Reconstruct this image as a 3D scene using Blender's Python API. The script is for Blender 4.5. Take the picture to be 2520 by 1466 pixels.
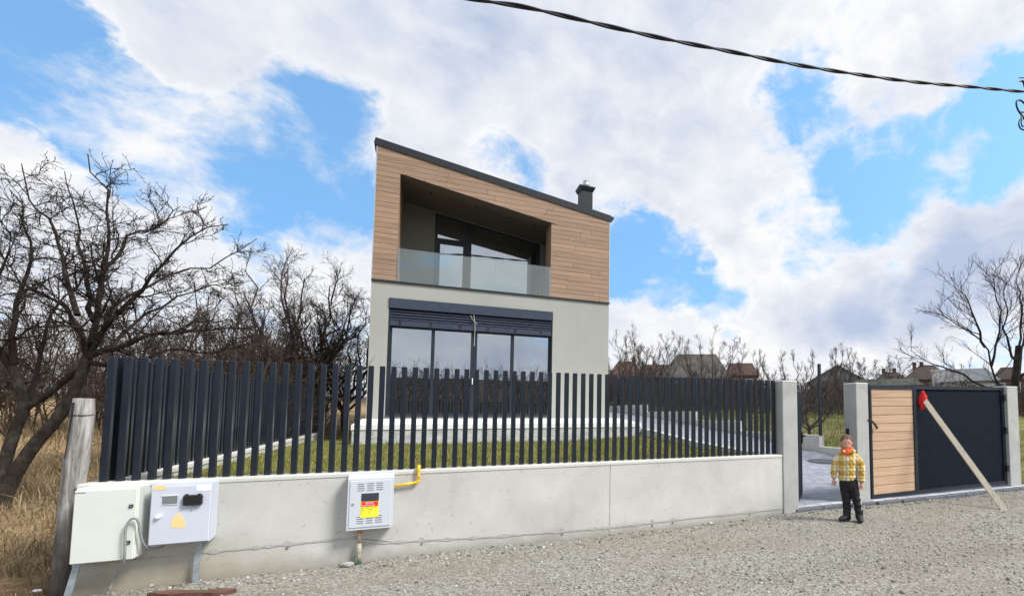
import bpy, bmesh, math, random
import numpy as np
from mathutils import Vector, Matrix
random.seed(7); RNG = np.random.default_rng(11)
for o in list(bpy.data.objects): bpy.data.objects.remove(o)
SC = bpy.context.scene
COL = SC.collection

# ------------------------------------------------------------------ camera
# World: X along the garden wall (to the right), Y away from the street, Z up, street level 0.
# Photo pixels below are on a 2520 x 1466 copy of the photograph (fitted wide-angle lens, cropped on the right).
EYE = np.array([0., 0., 1.40])
F, CX, CY, YAW, PITCH = 1259.49, 1675.36, 934.10, .4574, .0684
fw = np.array([math.sin(YAW)*math.cos(PITCH), math.cos(YAW)*math.cos(PITCH), math.sin(PITCH)])
rt = np.array([math.cos(YAW), -math.sin(YAW), 0.]); up = np.cross(rt, fw)
cam = bpy.data.cameras.new('camera'); camo = bpy.data.objects.new('camera', cam); COL.objects.link(camo)
cam.sensor_width = 36; cam.lens = F/2520*36
cam.shift_x = (1260-CX)/2520; cam.shift_y = (CY-733)/2520
cam.clip_start = .05; cam.clip_end = 3000
m = Matrix.Identity(4)
for i in range(3):
    m[i][0] = rt[i]; m[i][1] = up[i]; m[i][2] = -fw[i]; m[i][3] = EYE[i]
camo.matrix_world = m
SC.camera = camo

def ray(u, v): return fw+(u-CX)/F*rt-(v-CY)/F*up
def PY(u, v, Y): d = ray(u, v); return EYE+d*(Y/d[1])
def PX(u, v, X): d = ray(u, v); return EYE+d*(X/d[0])
def PZ(u, v, Z): d = ray(u, v); return EYE+d*((Z-EYE[2])/d[2])
def PD(u, v, D): d = ray(u, v); return EYE+d*D          # D: depth along the lens axis

# ------------------------------------------------------------------ world: sky with clouds
SUN_EL, SUN_AZ = math.radians(47), math.radians(133)     # azimuth measured from +Y clockwise
W = bpy.data.worlds.new('World'); SC.world = W; W.use_nodes = True
N = W.node_tree.nodes; L = W.node_tree.links; N.clear()
def nd(t, **k):
    n = N.new(t)
    for a, b in k.items(): setattr(n, a, b)
    return n
def mth(op, a, b=None, c=None, clamp=False):
    n = nd('ShaderNodeMath', operation=op, use_clamp=clamp)
    for i, x in enumerate((a, b, c)):
        if x is None: continue
        if isinstance(x, (int, float)): n.inputs[i].default_value = x
        else: L.new(x, n.inputs[i])
    return n.outputs[0]
def vmt(op, a, b=None, s=None):
    n = nd('ShaderNodeVectorMath', operation=op)
    for i, x in enumerate((a, b)):
        if x is None: continue
        if isinstance(x, (tuple, list, np.ndarray)): n.inputs[i].default_value = tuple(x)
        else: L.new(x, n.inputs[i])
    if s is not None: n.inputs['Scale'].default_value = s
    return n.outputs['Value'] if op == 'DOT_PRODUCT' else n.outputs[0]
def mrange(v, a, b, c, d, smooth=True):
    n = nd('ShaderNodeMapRange', interpolation_type='SMOOTHSTEP' if smooth else 'LINEAR')
    L.new(v, n.inputs[0])
    for i, x in zip((1, 2, 3, 4), (a, b, c, d)): n.inputs[i].default_value = x
    return n.outputs[0]
def noise(vec, sc, det=6, rough=.55, dist=0):
    n = nd('ShaderNodeTexNoise'); L.new(vec, n.inputs['Vector'])
    n.inputs['Scale'].default_value = sc; n.inputs['Detail'].default_value = det
    n.inputs['Roughness'].default_value = rough; n.inputs['Distortion'].default_value = dist
    return n
def mixc(f, a, b):
    n = nd('ShaderNodeMix', data_type='RGBA')
    for i, x in ((0, f), (6, a), (7, b)):
        if isinstance(x, (int, float)): n.inputs[i].default_value = x
        elif isinstance(x, tuple): n.inputs[i].default_value = (*x, 1)
        else: L.new(x, n.inputs[i])
    return n.outputs[2]
tc = nd('ShaderNodeTexCoord'); D0 = tc.outputs['Generated']
sep = nd('ShaderNodeSeparateXYZ'); L.new(D0, sep.inputs[0])
PL = vmt('MULTIPLY', D0, (1.5, 1.5, 2.2))
# direction warped by noise so that openings between clouds get ragged edges
wn = noise(PL, 1.7, 2, .5)
wn2 = noise(vmt('ADD', PL, (5.3, 2.2, 0)), 5.5, 5, .6)
warp = vmt('ADD', vmt('SCALE', vmt('SUBTRACT', wn.outputs['Color'], (.5, .5, .5)), None, .10), vmt('SCALE', vmt('SUBTRACT', wn2.outputs['Color'], (.5, .5, .5)), None, .13))
DW = vmt('NORMALIZE', vmt('ADD', D0, warp))
def blob(u, v, rad, amp):
    d = ray(u, v); d = d/np.linalg.norm(d); c = math.cos(rad)
    return mrange(vmt('DOT_PRODUCT', DW, tuple(d)), c, 1-(1-c)*.2, 0, amp, False)
def total(items):
    s = None
    for it in items:
        b = blob(*it); s = b if s is None else mth('ADD', s, b)
    return s
# openings to the blue, and banks of denser cloud, as they stand over the house
holes = total([(20, 140, .10, -.40), (110, 190, .09, -.36), (200, 225, .09, -.30), (290, 280, .09, -.30), (370, 335, .10, -.34), (480, 385, .11, -.40), (610, 380, .11, -.42),
    (730, 345, .11, -.38), (810, 280, .11, -.42), (880, 385, .11, -.44), (760, 450, .09, -.24), (850, 545, .06, -.24), (640, 565, .06, -.30), (60, 290, .07, -.16), (420, 450, .06, -.2),
    (1600, 640, .12, -.62), (1535, 600, .10, -.42), (1690, 690, .07, -.36), (1540, 480, .05, -.24), (1440, 500, .06, -.2),
    (1930, 220, .07, -.30), (1870, 300, .07, -.30), (2000, 320, .08, -.30), (2080, 410, .08, -.32), (2200, 420, .10, -.36), (2320, 340, .08, -.24), (2430, 320, .12, -.50), (2490, 260, .08, -.40), (2400, 400, .06, -.26),
    (2150, 500, .08, -.36), (2020, 570, .09, -.38), (1880, 500, .06, -.24), (1310, 430, .05, -.30), (2230, 620, .06, -.24), (1760, 765, .06, -.36), (1900, 105, .05, -.2), (1230, 380, .05, -.22), (1950, 640, .05, -.2)])
banks = total([(200, 480, .15, .34), (480, 540, .11, .32), (1040, 320, .10, .32), (1130, 130, .26, .16), (1480, 230, .28, .2), (1800, 400, .15, .24),
    (1700, 545, .07, .2), (1950, 700, .18, .30), (1640, 790, .12, .34), (2310, 480, .09, .26), (2400, 640, .20, .34), (2300, 110, .2, .2), (520, 215, .10, .26), (700, 70, .26, .16), (330, 90, .16, .16), (1700, 60, .26, .16), (2120, 800, .18, .26), (2330, 370, .05, .3), (2270, 300, .04, .2)])
n1 = noise(PL, 2.4, 3, .5, .3).outputs[0]
n2 = noise(PL, 6.5, 9, .63, .3).outputs[0]
cover = mth('ADD', mth('ADD', mth('MULTIPLY', mth('SUBTRACT', n1, .5), .75), mth('MULTIPLY', mth('SUBTRACT', n2, .5), 1.45)), .525)
cover = mth('ADD', mth('ADD', cover, mth('MAXIMUM', holes, -.66)), mth('MULTIPLY', banks, .85))
mask = mrange(cover, .04, .62, 0, 1)
# bright tops against lavender-grey undersides
n3 = noise(vmt('ADD', PL, (3.1, 1.7, 0)), 2.6, 3, .5, .3).outputs[0]
n4 = noise(vmt('ADD', PL, (9.1, 4.7, .6)), 7.5, 7, .58, .25).outputs[0]
grey = total([(2440, 575, .11, .18), (2330, 690, .13, .26), (2200, 750, .12, .28), (2470, 690, .12, .18), (2060, 795, .08, .18), (2310, 470, .06, .12), (1500, 60, .34, .10), (800, 60, .28, .07), (2510, 430, .07, .18), (1960, 810, .08, .16)])
sh = mth('ADD', mth('ADD', mth('MULTIPLY', mth('SUBTRACT', n3, .5), .9), mth('MULTIPLY', mth('SUBTRACT', n4, .5), 1.0)), grey)
sh = mth('ADD', sh, mrange(cover, .45, .85, -.12, .05))
sh = mrange(sh, -.18, .62, 0, 1, False)
sky = nd('ShaderNodeTexSky', sky_type='NISHITA', sun_disc=False)
sky.sun_elevation = SUN_EL; sky.sun_rotation = SUN_AZ; sky.air_density = 1.0; sky.dust_density = .6; sky.ozone_density = 2.2
L.new(vmt('NORMALIZE', vmt('ADD', D0, (0, 0, .45))), sky.inputs[0])
skys = nd('ShaderNodeMix', data_type='RGBA', blend_type='MULTIPLY'); skys.inputs[0].default_value = 1
L.new(sky.outputs[0], skys.inputs[6]); skys.inputs[7].default_value = (.215, .275, .265, 1)
cloud = mixc(sh, (.715, .715, .72), (.37, .43, .57))
full = mixc(mask, skys.outputs[2], cloud)
bg = nd('ShaderNodeBackground'); L.new(full, bg.inputs[0]); bg.inputs[1].default_value = 1.0
ow = nd('ShaderNodeOutputWorld'); L.new(bg.outputs[0], ow.inputs[0])
W.cycles.sampling_method = 'MANUAL'; W.cycles.sample_map_resolution = 512

# ------------------------------------------------------------------ sun, exposure
sd = bpy.data.lights.new('sun', 'SUN'); so = bpy.data.objects.new('sun', sd); COL.objects.link(so)
sd.energy = 3.3; sd.angle = math.radians(17); sd.color = (1, .965, .91)
sv = Vector((math.sin(SUN_AZ)*math.cos(SUN_EL), math.cos(SUN_AZ)*math.cos(SUN_EL), math.sin(SUN_EL)))
so.rotation_euler = sv.to_track_quat('Z', 'Y').to_euler(); so.location = (8, -10, 20)
SC.view_settings.view_transform = 'Standard'; SC.view_settings.look = 'None'
SC.view_settings.exposure = 0.46; SC.view_settings.gamma = 1
SC.render.engine = 'CYCLES'

# ------------------------------------------------------------------ materials
class Mat:
    def __init__(s, name):
        s.m = bpy.data.materials.new(name); s.m.use_nodes = True
        s.t = s.m.node_tree; s.b = s.t.nodes['Principled BSDF']; s.out = s.t.nodes['Material Output']
    def n(s, t, **k):
        x = s.t.nodes.new(t)
        for a, b in k.items(): setattr(x, a, b)
        return x
    def l(s, a, b): s.t.links.new(a, b)
    def pos(s, scale=(1, 1, 1), obj=False):
        mp = s.n('ShaderNodeMapping'); mp.inputs['Scale'].default_value = scale
        if obj: s.l(s.n('ShaderNodeTexCoord').outputs['Object'], mp.inputs[0])
        else: s.l(s.n('ShaderNodeNewGeometry').outputs['Position'], mp.inputs[0])
        return mp.outputs[0]
    def noise(s, vec, scale, det=5, rough=.55, dist=0):
        x = s.n('ShaderNodeTexNoise'); s.l(vec, x.inputs['Vector'])
        x.inputs['Scale'].default_value = scale; x.inputs['Detail'].default_value = det; x.inputs['Roughness'].default_value = rough; x.inputs['Distortion'].default_value = dist
        return x.outputs[0]
    def ramp(s, fac, stops):
        r = s.n('ShaderNodeValToRGB'); s.l(fac, r.inputs[0]); e = r.color_ramp.elements
        while len(e) < len(stops): e.new(.5)
        for x, (p, c) in zip(e, stops): x.position = p; x.color = (*c, 1)
        return r.outputs[0]
    def mix(s, f, a, b, blend='MIX'):
        x = s.n('ShaderNodeMix', data_type='RGBA', blend_type=blend)
        for i, v in ((0, f), (6, a), (7, b)):
            if isinstance(v, (int, float)): x.inputs[i].default_value = v
            elif isinstance(v, tuple): x.inputs[i].default_value = (*v, 1)
            else: s.l(v, x.inputs[i])
        return x.outputs[2]
    def math(s, op, a, b=0.):
        x = s.n('ShaderNodeMath', operation=op)
        for i, v in enumerate((a, b)):
            if isinstance(v, (int, float)): x.inputs[i].default_value = v
            else: s.l(v, x.inputs[i])
        return x.outputs[0]
    def rng(s, v, a, b, c=0, d=1):
        x = s.n('ShaderNodeMapRange'); s.l(v, x.inputs[0])
        for i, q in zip((1, 2, 3, 4), (a, b, c, d)): x.inputs[i].default_value = q
        return x.outputs[0]
    def col(s, c):
        if isinstance(c, tuple): s.b.inputs['Base Color'].default_value = (*c, 1)
        else: s.l(c, s.b.inputs['Base Color'])
    def bump(s, h, st=.3, dist=.01):
        x = s.n('ShaderNodeBump'); s.l(h, x.inputs['Height']); x.inputs['Strength'].default_value = st; x.inputs['Distance'].default_value = dist
        s.l(x.outputs[0], s.b.inputs['Normal'])
    def set(s, rough=.6, metal=0, spec=.5):
        s.b.inputs['Roughness'].default_value = rough; s.b.inputs['Metallic'].default_value = metal; s.b.inputs['Specular IOR Level'].default_value = spec; return s

def simple(name, c, rough=.6, metal=0, spec=.5, var=.12, scale=6, bump=0, bscale=40):
    M = Mat(name).set(rough, metal, spec)
    n = M.noise(M.pos(), scale, 5, .6)
    M.col(M.ramp(n, [(.25, tuple(x*(1-var) for x in c)), (.75, tuple(min(1, x*(1+var)) for x in c))]))
    if bump: M.bump(M.noise(M.pos(), bscale, 4), bump, .006)
    return M.m

def concrete(name, light, dark, streak=.5, scale=1.0):
    M = Mat(name).set(.85, 0, .3)
    big = M.noise(M.pos((.8, .8, .9)), 1.6*scale, 6, .62, .4)
    st = M.noise(M.pos((7, 7, .7)), 1.5*scale, 5, .6)
    fine = M.noise(M.pos(), 60, 3, .6)
    c = M.ramp(big, [(.3, dark), (.68, light)])
    c = M.mix(M.rng(st, .35, .75, 0, streak), c, tuple(x*.86 for x in light))
    spots = M.rng(M.noise(M.pos(), 22, 2, .4), .68, .74, 0, .35)
    c = M.mix(spots, c, tuple(x*.55 for x in dark))
    geo = M.n('ShaderNodeSeparateXYZ'); M.l(M.pos(), geo.inputs[0])
    if name.startswith('garden'):                # damp, mud-splashed foot and a yellowish stain under the cabinets
        edge = M.math('ADD', geo.outputs[2], M.math('MULTIPLY', M.math('SUBTRACT', M.noise(M.pos((3, 3, 3)), 1.5, 6, .7), .5), .28))
        c = M.mix(M.rng(edge, .02, .14, .5, 0), c, (.27, .235, .18))
        c = M.mix(M.math('MULTIPLY', M.rng(edge, .10, .36, .55, 0), M.rng(geo.outputs[0], -1.5, -.9, 1, 0)), c, (.34, .28, .19))
    M.col(M.mix(M.rng(fine, .3, .7, 0, .16), c, tuple(x*.6 for x in dark)))
    M.bump(M.mix(.5, fine, st), .25, .004)
    return M.m
MT = {}
MT['wall'] = concrete('garden_wall_concrete', (.64, .635, .605), (.455, .45, .42), .6)
MT['cap'] = concrete('wall_cap_concrete', (.69, .685, .645), (.56, .555, .515), .3)
MT['pillar'] = concrete('pillar_concrete', (.50, .505, .49), (.35, .355, .35), .5, 2)
MT['oldconc'] = concrete('weathered_concrete', (.50, .49, .46), (.30, .295, .28), .5, 3)
MT['bead'] = simple('grey_mortar', (.40, .395, .375), .9, var=.25, scale=30)
MT['joint'] = simple('joint_mortar', (.33, .325, .305), .9, var=.3, scale=30)
# terrace side: blotched with dark mould
M = Mat('mouldy_terrace_concrete').set(.9, 0, .2)
n = M.noise(M.pos((1, 1, 1.6)), 5, 7, .7, .6); f2 = M.noise(M.pos(), 26, 4, .6)
c = M.ramp(n, [(.30, (.20, .20, .20)), (.42, (.42, .43, .44)), (.62, (.60, .60, .60))])
M.col(M.mix(M.rng(f2, .56, .7, 0, .5), c, (.2, .2, .19))); M.bump(f2, .4, .01); MT['terrace'] = M.m
MT['white_slab'] = simple('white_terrace_slab', (.78, .78, .77), .7, var=.05)
# stucco
M = Mat('grey_green_stucco').set(.92, 0, .2)
n = M.noise(M.pos(), 1.2, 5); f2 = M.noise(M.pos(), 120, 2, .5)
M.col(M.mix(M.rng(f2, .35, .65, 0, .35), M.ramp(n, [(.3, (.365, .37, .335)), (.7, (.40, .405, .37))]), (.31, .315, .28)))
M.bump(f2, .5, .004); MT['stucco'] = M.m
st_ = M.noise(M.pos((3.5, 3.5, .22)), 1.6, 5, .65); M.col(M.mix(M.rng(st_, .55, .78, 0, .28), M.b.inputs['Base Color'].links[0].from_socket, (.29, .29, .255)))
M = Mat('shaded_balcony_render').set(.95, 0, .15)  # balcony ceiling: shade of the recess put into the base colour
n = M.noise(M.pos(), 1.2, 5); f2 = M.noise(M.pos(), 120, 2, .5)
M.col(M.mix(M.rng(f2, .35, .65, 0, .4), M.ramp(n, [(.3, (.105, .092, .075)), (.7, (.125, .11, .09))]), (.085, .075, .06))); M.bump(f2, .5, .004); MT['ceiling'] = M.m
M = Mat('shaded_olive_render').set(.95, 0, .15)  # olive balcony walls, colour darkened to carry the recess shade
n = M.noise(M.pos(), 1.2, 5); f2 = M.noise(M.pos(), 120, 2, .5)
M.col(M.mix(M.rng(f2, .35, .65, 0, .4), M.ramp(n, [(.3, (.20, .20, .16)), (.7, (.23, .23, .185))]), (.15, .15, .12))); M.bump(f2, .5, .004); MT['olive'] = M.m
def wood(name, a, b, dark, along='X', sc=1.0, rnd=.25):
    M = Mat(name).set(.62, 0, .3)
    s = {'X': (1.1, 42, 42), 'Z': (30, 30, 1.3), 'Y': (30, 1.3, 30)}[along]
    oi = M.n('ShaderNodeObjectInfo'); mp = M.n('ShaderNodeMapping'); mp.inputs['Scale'].default_value = tuple(x*sc for x in s)
    off = M.n('ShaderNodeVectorMath', operation='SCALE'); cx = M.n('ShaderNodeCombineXYZ')
    for i in range(3): M.l(oi.outputs['Random'], cx.inputs[i])
    M.l(cx.outputs[0], off.inputs[0]); off.inputs['Scale'].default_value = 37
    ad = M.n('ShaderNodeVectorMath', operation='ADD'); M.l(M.n('ShaderNodeNewGeometry').outputs['Position'], mp.inputs[0]); M.l(mp.outputs[0], ad.inputs[0]); M.l(off.outputs[0], ad.inputs[1])
    g = M.noise(ad.outputs[0], 1.0, 6, .65, .8)
    c = M.ramp(g, [(.30, dark), (.47, a), (.70, b)])
    v = M.rng(oi.outputs['Random'], 0, 1, 1-rnd, 1+rnd*.5)
    hs = M.n('ShaderNodeHueSaturation'); M.l(c, hs.inputs['Color']); M.l(v, hs.inputs['Value'])
    M.col(hs.outputs[0]); M.bump(g, .15, .003); return M.m
MT['cladding'] = wood('wood_cladding', (.325, .215, .147), (.395, .27, .19), (.20, .127, .085), rnd=.12)
MT['gatewood'] = wood('gate_wood', (.53, .355, .235), (.62, .435, .30), (.43, .275, .175), 'X', 1.0, .08)
MT['rawwood'] = wood('raw_timber', (.48, .425, .345), (.55, .50, .42), (.36, .30, .23), 'Z', 1.0, .05)
# anthracite lacquer
def lacquer(name, c, rough=.38):
    M = Mat(name).set(rough, 0, .32); n = M.noise(M.pos(), 9, 4)
    M.col(M.ramp(n, [(.3, tuple(x*.85 for x in c)), (.7, tuple(x*1.15 for x in c))]))
    M.l(M.rng(M.noise(M.pos(), 7, 3), .3, .7, rough-.03, rough+.05), M.b.inputs['Roughness']); return M.m
MT['picket'] = lacquer('anthracite_picket', (.006, .0105, .020), .30)
MT['picket'].node_tree.nodes['Principled BSDF'].inputs['Specular IOR Level'].default_value = .6
MT['anthracite'] = lacquer('anthracite_frame', (.020, .025, .036), .45)
MT['roofmetal'] = lacquer('roof_sheet_metal', (.016, .019, .025), .5)
MT['shutter'] = lacquer('shutter_box', (.040, .052, .082), .42)
MT['navy'] = lacquer('navy_gate_panel', (.0045, .0085, .018), .65)
MT['navy'].node_tree.nodes['Principled BSDF'].inputs['Specular IOR Level'].default_value = .15
MT['black'] = simple('black_plastic', (.012, .012, .014), .4)
MT['blackfab'] = simple('black_fabric', (.013, .013, .016), .9, var=.3, scale=30, bump=.4, bscale=60)
MT['whitefab'] = simple('white_fabric', (.75, .75, .76), .85, var=.05)
MT['steel'] = simple('stainless_steel', (.45, .46, .48), .35, 1.0)
MT['galv'] = simple('galvanised_steel', (.40, .46, .50), .45, .6, var=.25, scale=30)
MT['gasbox'] = simple('gas_box_grey', (.58, .615, .68), .45, var=.03)
MT['cab1'] = simple('cream_cabinet', (.66, .69, .645), .4, var=.03)
MT['cab2'] = simple('bluish_cabinet', (.57, .61, .70), .4, var=.03)
MT['slot'] = simple('slot_shadow_grey', (.17, .19, .2), .7)
MT['yellow'] = simple('yellow_gas_pipe', (.83, .50, .02), .45, var=.06)
MT['rustorange'] = simple('rusty_orange_pipe', (.50, .22, .03), .7, var=.3, scale=40)
MT['chalk'] = simple('flaking_white_pipe', (.50, .44, .36), .85, var=.5, scale=14)
MT['stickyellow'] = simple('sticker_yellow', (.86, .80, .05), .5, var=.03)
MT['stickred'] = simple('sticker_red', (.75, .03, .05), .5, var=.05)
MT['stickorange'] = simple('sticker_orange', (.83, .62, .28), .6, var=.05)
MT['white'] = simple('white_label', (.82, .82, .83), .6, var=.02)
MT['ink'] = simple('dark_ink', (.05, .05, .03), .7)
MT['greenrag'] = simple('green_plastic', (.02, .07, .05), .5)
MT['conduit'] = simple('grey_conduit', (.26, .27, .27), .6, var=.2, scale=30)
MT['cable'] = simple('cable_black', (.008, .008, .012), .5)
MT['cord'] = simple('white_cord', (.50, .50, .47), .8)
MT['red'] = simple('red_cloth', (.62, .012, .012), .8, var=.2, scale=20)
def glassy(name, refl, tint, dark):
    M = Mat(name); M.t.nodes.remove(M.b)
    g = M.n('ShaderNodeBsdfGlossy'); g.inputs['Color'].default_value = (*tint, 1); g.inputs['Roughness'].default_value = .004
    d = M.n('ShaderNodeBsdfDiffuse'); d.inputs['Color'].default_value = (*dark, 1)
    lw = M.n('ShaderNodeFresnel'); lw.inputs[0].default_value = 1.5
    f = M.rng(lw.outputs[0], 0, 1, refl, 1)
    bp = M.n('ShaderNodeBump'); M.l(M.noise(M.pos(), .9, 2), bp.inputs['Height']); bp.inputs['Strength'].default_value = .03; bp.inputs['Distance'].default_value = .02
    M.l(bp.outputs[0], g.inputs['Normal'])
    x = M.n('ShaderNodeMixShader'); M.l(f, x.inputs[0]); M.l(d.outputs[0], x.inputs[1]); M.l(g.outputs[0], x.inputs[2]); M.l(x.outputs[0], M.out.inputs[0])
    return M.m
MT['glass'] = glassy('coated_window_glass', .47, (.82, .90, 1.0), (.012, .014, .018))
M = Mat('balustrade_glass'); M.t.nodes.remove(M.b)
g = M.n('ShaderNodeBsdfGlossy'); g.inputs['Roughness'].default_value = .003; g.inputs['Color'].default_value = (.9, .96, .94, 1)
tr = M.n('ShaderNodeBsdfTransparent'); tr.inputs['Color'].default_value = (.84, .88, .855, 1)
fr = M.n('ShaderNodeFresnel'); fr.inputs[0].default_value = 1.6
x = M.n('ShaderNodeMixShader'); M.l(M.rng(fr.outputs[0], 0, 1, .09, 1), x.inputs[0]); M.l(tr.outputs[0], x.inputs[1]); M.l(g.outputs[0], x.inputs[2]); M.l(x.outputs[0], M.out.inputs[0]); MT['balglass'] = M.m
def bark(name, a, b, moss=None):
    M = Mat(name).set(.95, 0, .15)
    n = M.noise(M.pos((1, 1, .5)), 16, 5, .7)
    c = M.ramp(n, [(.3, a), (.7, b)])
    if moss: c = M.mix(M.rng(M.noise(M.pos(), 7, 4), .5, .66, 0, .8), c, moss)
    M.col(c); M.bump(M.noise(M.pos((1, 1, .35)), 30, 5, .7), .9, .02); return M.m
MT['bark'] = bark('fruit_tree_bark', (.022, .017, .015), (.062, .051, .043), (.085, .085, .062))
MT['twig'] = bark('dark_twigs', (.020, .015, .014), (.055, .043, .038))
MT['twigsoft'] = bark('grey_brown_twigs', (.050, .038, .033), (.12, .095, .082))
MT['twigfar'] = bark('far_twigs', (.042, .032, .028), (.095, .074, .065))
MT['birch'] = bark('pale_branches', (.22, .19, .17), (.36, .32, .28))
MT['brush'] = bark('brushwood', (.028, .020, .016), (.090, .064, .050))
MT['brushr'] = bark('reddish_brush', (.030, .019, .016), (.082, .052, .042))
# weathered post
M = Mat('weathered_post').set(.95, 0, .15)
n = M.noise(M.pos((1, 1, .08)), 26, 6, .7, .6)
sx = M.n('ShaderNodeSeparateXYZ'); M.l(M.pos(), sx.inputs[0])
c = M.ramp(n, [(.3, (.09, .08, .072)), (.46, (.27, .255, .24)), (.66, (.50, .48, .46))])
foot_height = M.math('ADD', sx.outputs[2], M.math('MULTIPLY', M.math('SUBTRACT', M.noise(M.pos(), 6, 4), .5), .9))
M.col(M.mix(M.rng(foot_height, .25, .75, .75, 0), c, (.07, .05, .04))); M.bump(n, 1, .02); MT['post'] = M.m  # post turns darker brown towards the ground, with a ragged edge
def island(name, stops, rough=.95, spec=.15, big=None, trans=False):
    M = Mat(name).set(rough, 0, spec)
    r = M.n('ShaderNodeNewGeometry').outputs['Random Per Island']
    c = M.ramp(r, stops)
    if big: c = M.mix(M.rng(M.noise(M.pos(), big[0], 4), big[1], big[2], 0, 1), c, big[3], 'MIX')
    M.col(c); return M.m
MT['stones'] = island('gravel_stones', [(0, (.11, .105, .09)), (.25, (.20, .193, .168)), (.6, (.315, .305, .27)), (.9, (.41, .403, .37)), (1, (.58, .575, .55))], .9, .25, (.6, .48, .80, (.25, .205, .14)))
MT['lawnblade'] = island('lawn_blades', [(0, (.10, .135, .028)), (.4, (.17, .19, .045)), (.7, (.27, .24, .09)), (1, (.36, .29, .14))])
MT['straw'] = island('dry_grass_blades', [(0, (.12, .082, .05)), (.35, (.235, .17, .10)), (.7, (.34, .26, .16)), (.9, (.43, .345, .22)), (1, (.11, .13, .05))])
MT['fieldblade'] = island('field_grass_blades', [(0, (.075, .095, .025)), (.45, (.135, .15, .042)), (.75, (.20, .18, .07)), (1, (.26, .20, .10))])
# grounds
M = Mat('gravel_ground').set(.95, 0, .2)
vo = M.n('ShaderNodeTexVoronoi'); M.l(M.pos(), vo.inputs['Vector']); vo.inputs['Scale'].default_value = 55
vo2 = M.n('ShaderNodeTexVoronoi'); M.l(M.pos(), vo2.inputs['Vector']); vo2.inputs['Scale'].default_value = 85
sv_ = M.n('ShaderNodeSeparateColor'); M.l(vo.outputs['Color'], sv_.inputs[0])
c = M.ramp(sv_.outputs[0], [(0, (.17, .16, .135)), (.5, (.28, .265, .23)), (1, (.42, .405, .36))])
big = M.noise(M.pos((.45, 1.3, 1)), .7, 5, .6)
c = M.mix(M.rng(big, .45, .66, 0, .6), c, (.215, .19, .15))
c = M.mix(M.rng(vo.outputs['Distance'], .35, .8, 0, .55), c, (.13, .12, .10))
M.col(c); M.bump(M.mix(.4, vo.outputs['Distance'], vo2.outputs['Distance']), -1.0, .02); MT['gravel'] = M.m
M = Mat('terrain_soil_and_grass').set(1, 0, .1)
sx = M.n('ShaderNodeSeparateXYZ'); M.l(M.pos(), sx.inputs[0])
n = M.noise(M.pos(), .35, 6, .6); f2 = M.noise(M.pos((1, 1, 1)), 9, 5, .7)
grass = M.ramp(M.mix(.5, n, f2), [(.35, (.105, .12, .035)), (.5, (.15, .155, .05)), (.65, (.225, .19, .085))])
straw = M.ramp(f2, [(.3, (.16, .10, .055)), (.5, (.30, .205, .11)), (.7, (.42, .31, .17))])
c = M.mix(M.rng(M.math('ADD', sx.outputs[0], M.math('MULTIPLY', n, 3)), 4.0, 9.5), straw, grass)
soil = M.ramp(f2, [(.3, (.034, .022, .015)), (.7, (.085, .056, .038))])
c = M.mix(M.rng(M.math('ADD', sx.outputs[1], M.math('MULTIPLY', n, 1.6)), 6.5, 7.9), soil, c)
far = M.rng(M.math('ADD', sx.outputs[1], M.math('MULTIPLY', n, 14)), 38, 52)
c = M.mix(far, c, (.09, .062, .045)); M.col(c); M.bump(f2, .8, .05); MT['terrain'] = M.m
M = Mat('lawn_ground').set(1, 0, .1)
n = M.noise(M.pos(), 1.3, 5, .6); f2 = M.noise(M.pos(), 28, 4, .7)
M.col(M.ramp(M.mix(.45, n, f2), [(.36, (.10, .125, .03)), (.5, (.17, .175, .05)), (.62, (.26, .21, .09))])); M.bump(f2, 1, .03); MT['lawn'] = M.m
def paver(name, a, b):
    M = Mat(name).set(.8, 0, .3)
    oi = M.n('ShaderNodeObjectInfo').outputs['Random']; isl = M.n('ShaderNodeNewGeometry').outputs['Random Per Island']
    r = M.math('FRACT', M.math('ADD', oi, isl)); f2 = M.noise(M.pos(), 30, 4, .6)
    M.col(M.mix(M.rng(f2, .3, .7, 0, .3), M.ramp(r, [(0, a), (1, b)]), tuple(q*.7 for q in a))); M.bump(f2, .2, .004); return M.m
MT['paver'] = paver('grey_pavers', (.235, .255, .30), (.34, .36, .415))
MT['paverlight'] = paver('pale_pavers', (.40, .41, .44), (.52, .53, .555))
MT['kerb'] = simple('dark_kerb_stone', (.115, .125, .15), .85, var=.25, scale=12, bump=.3)
MT['drive'] = simple('driveway_bed', (.25, .26, .29), .9, var=.2, scale=10)
MT['manhole'] = simple('manhole_iron', (.10, .105, .115), .6, .3, var=.25, scale=40, bump=.5, bscale=60)
MT['rustslab'] = simple('rust_brown_slab', (.13, .06, .042), .85, var=.45, scale=9, bump=.4)
MT['skin'] = simple('skin', (.56, .30, .23), .55, var=.06, scale=20)
MT['hair'] = simple('brown_hair', (.13, .06, .032), .7, var=.3, scale=60, bump=.5, bscale=120)
MT['scarf'] = simple('orange_scarf', (.80, .13, .03), .85, var=.2, scale=20, bump=.4, bscale=50)
MT['boot'] = simple('black_boot', (.012, .013, .017), .55, var=.3, scale=30)
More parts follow.
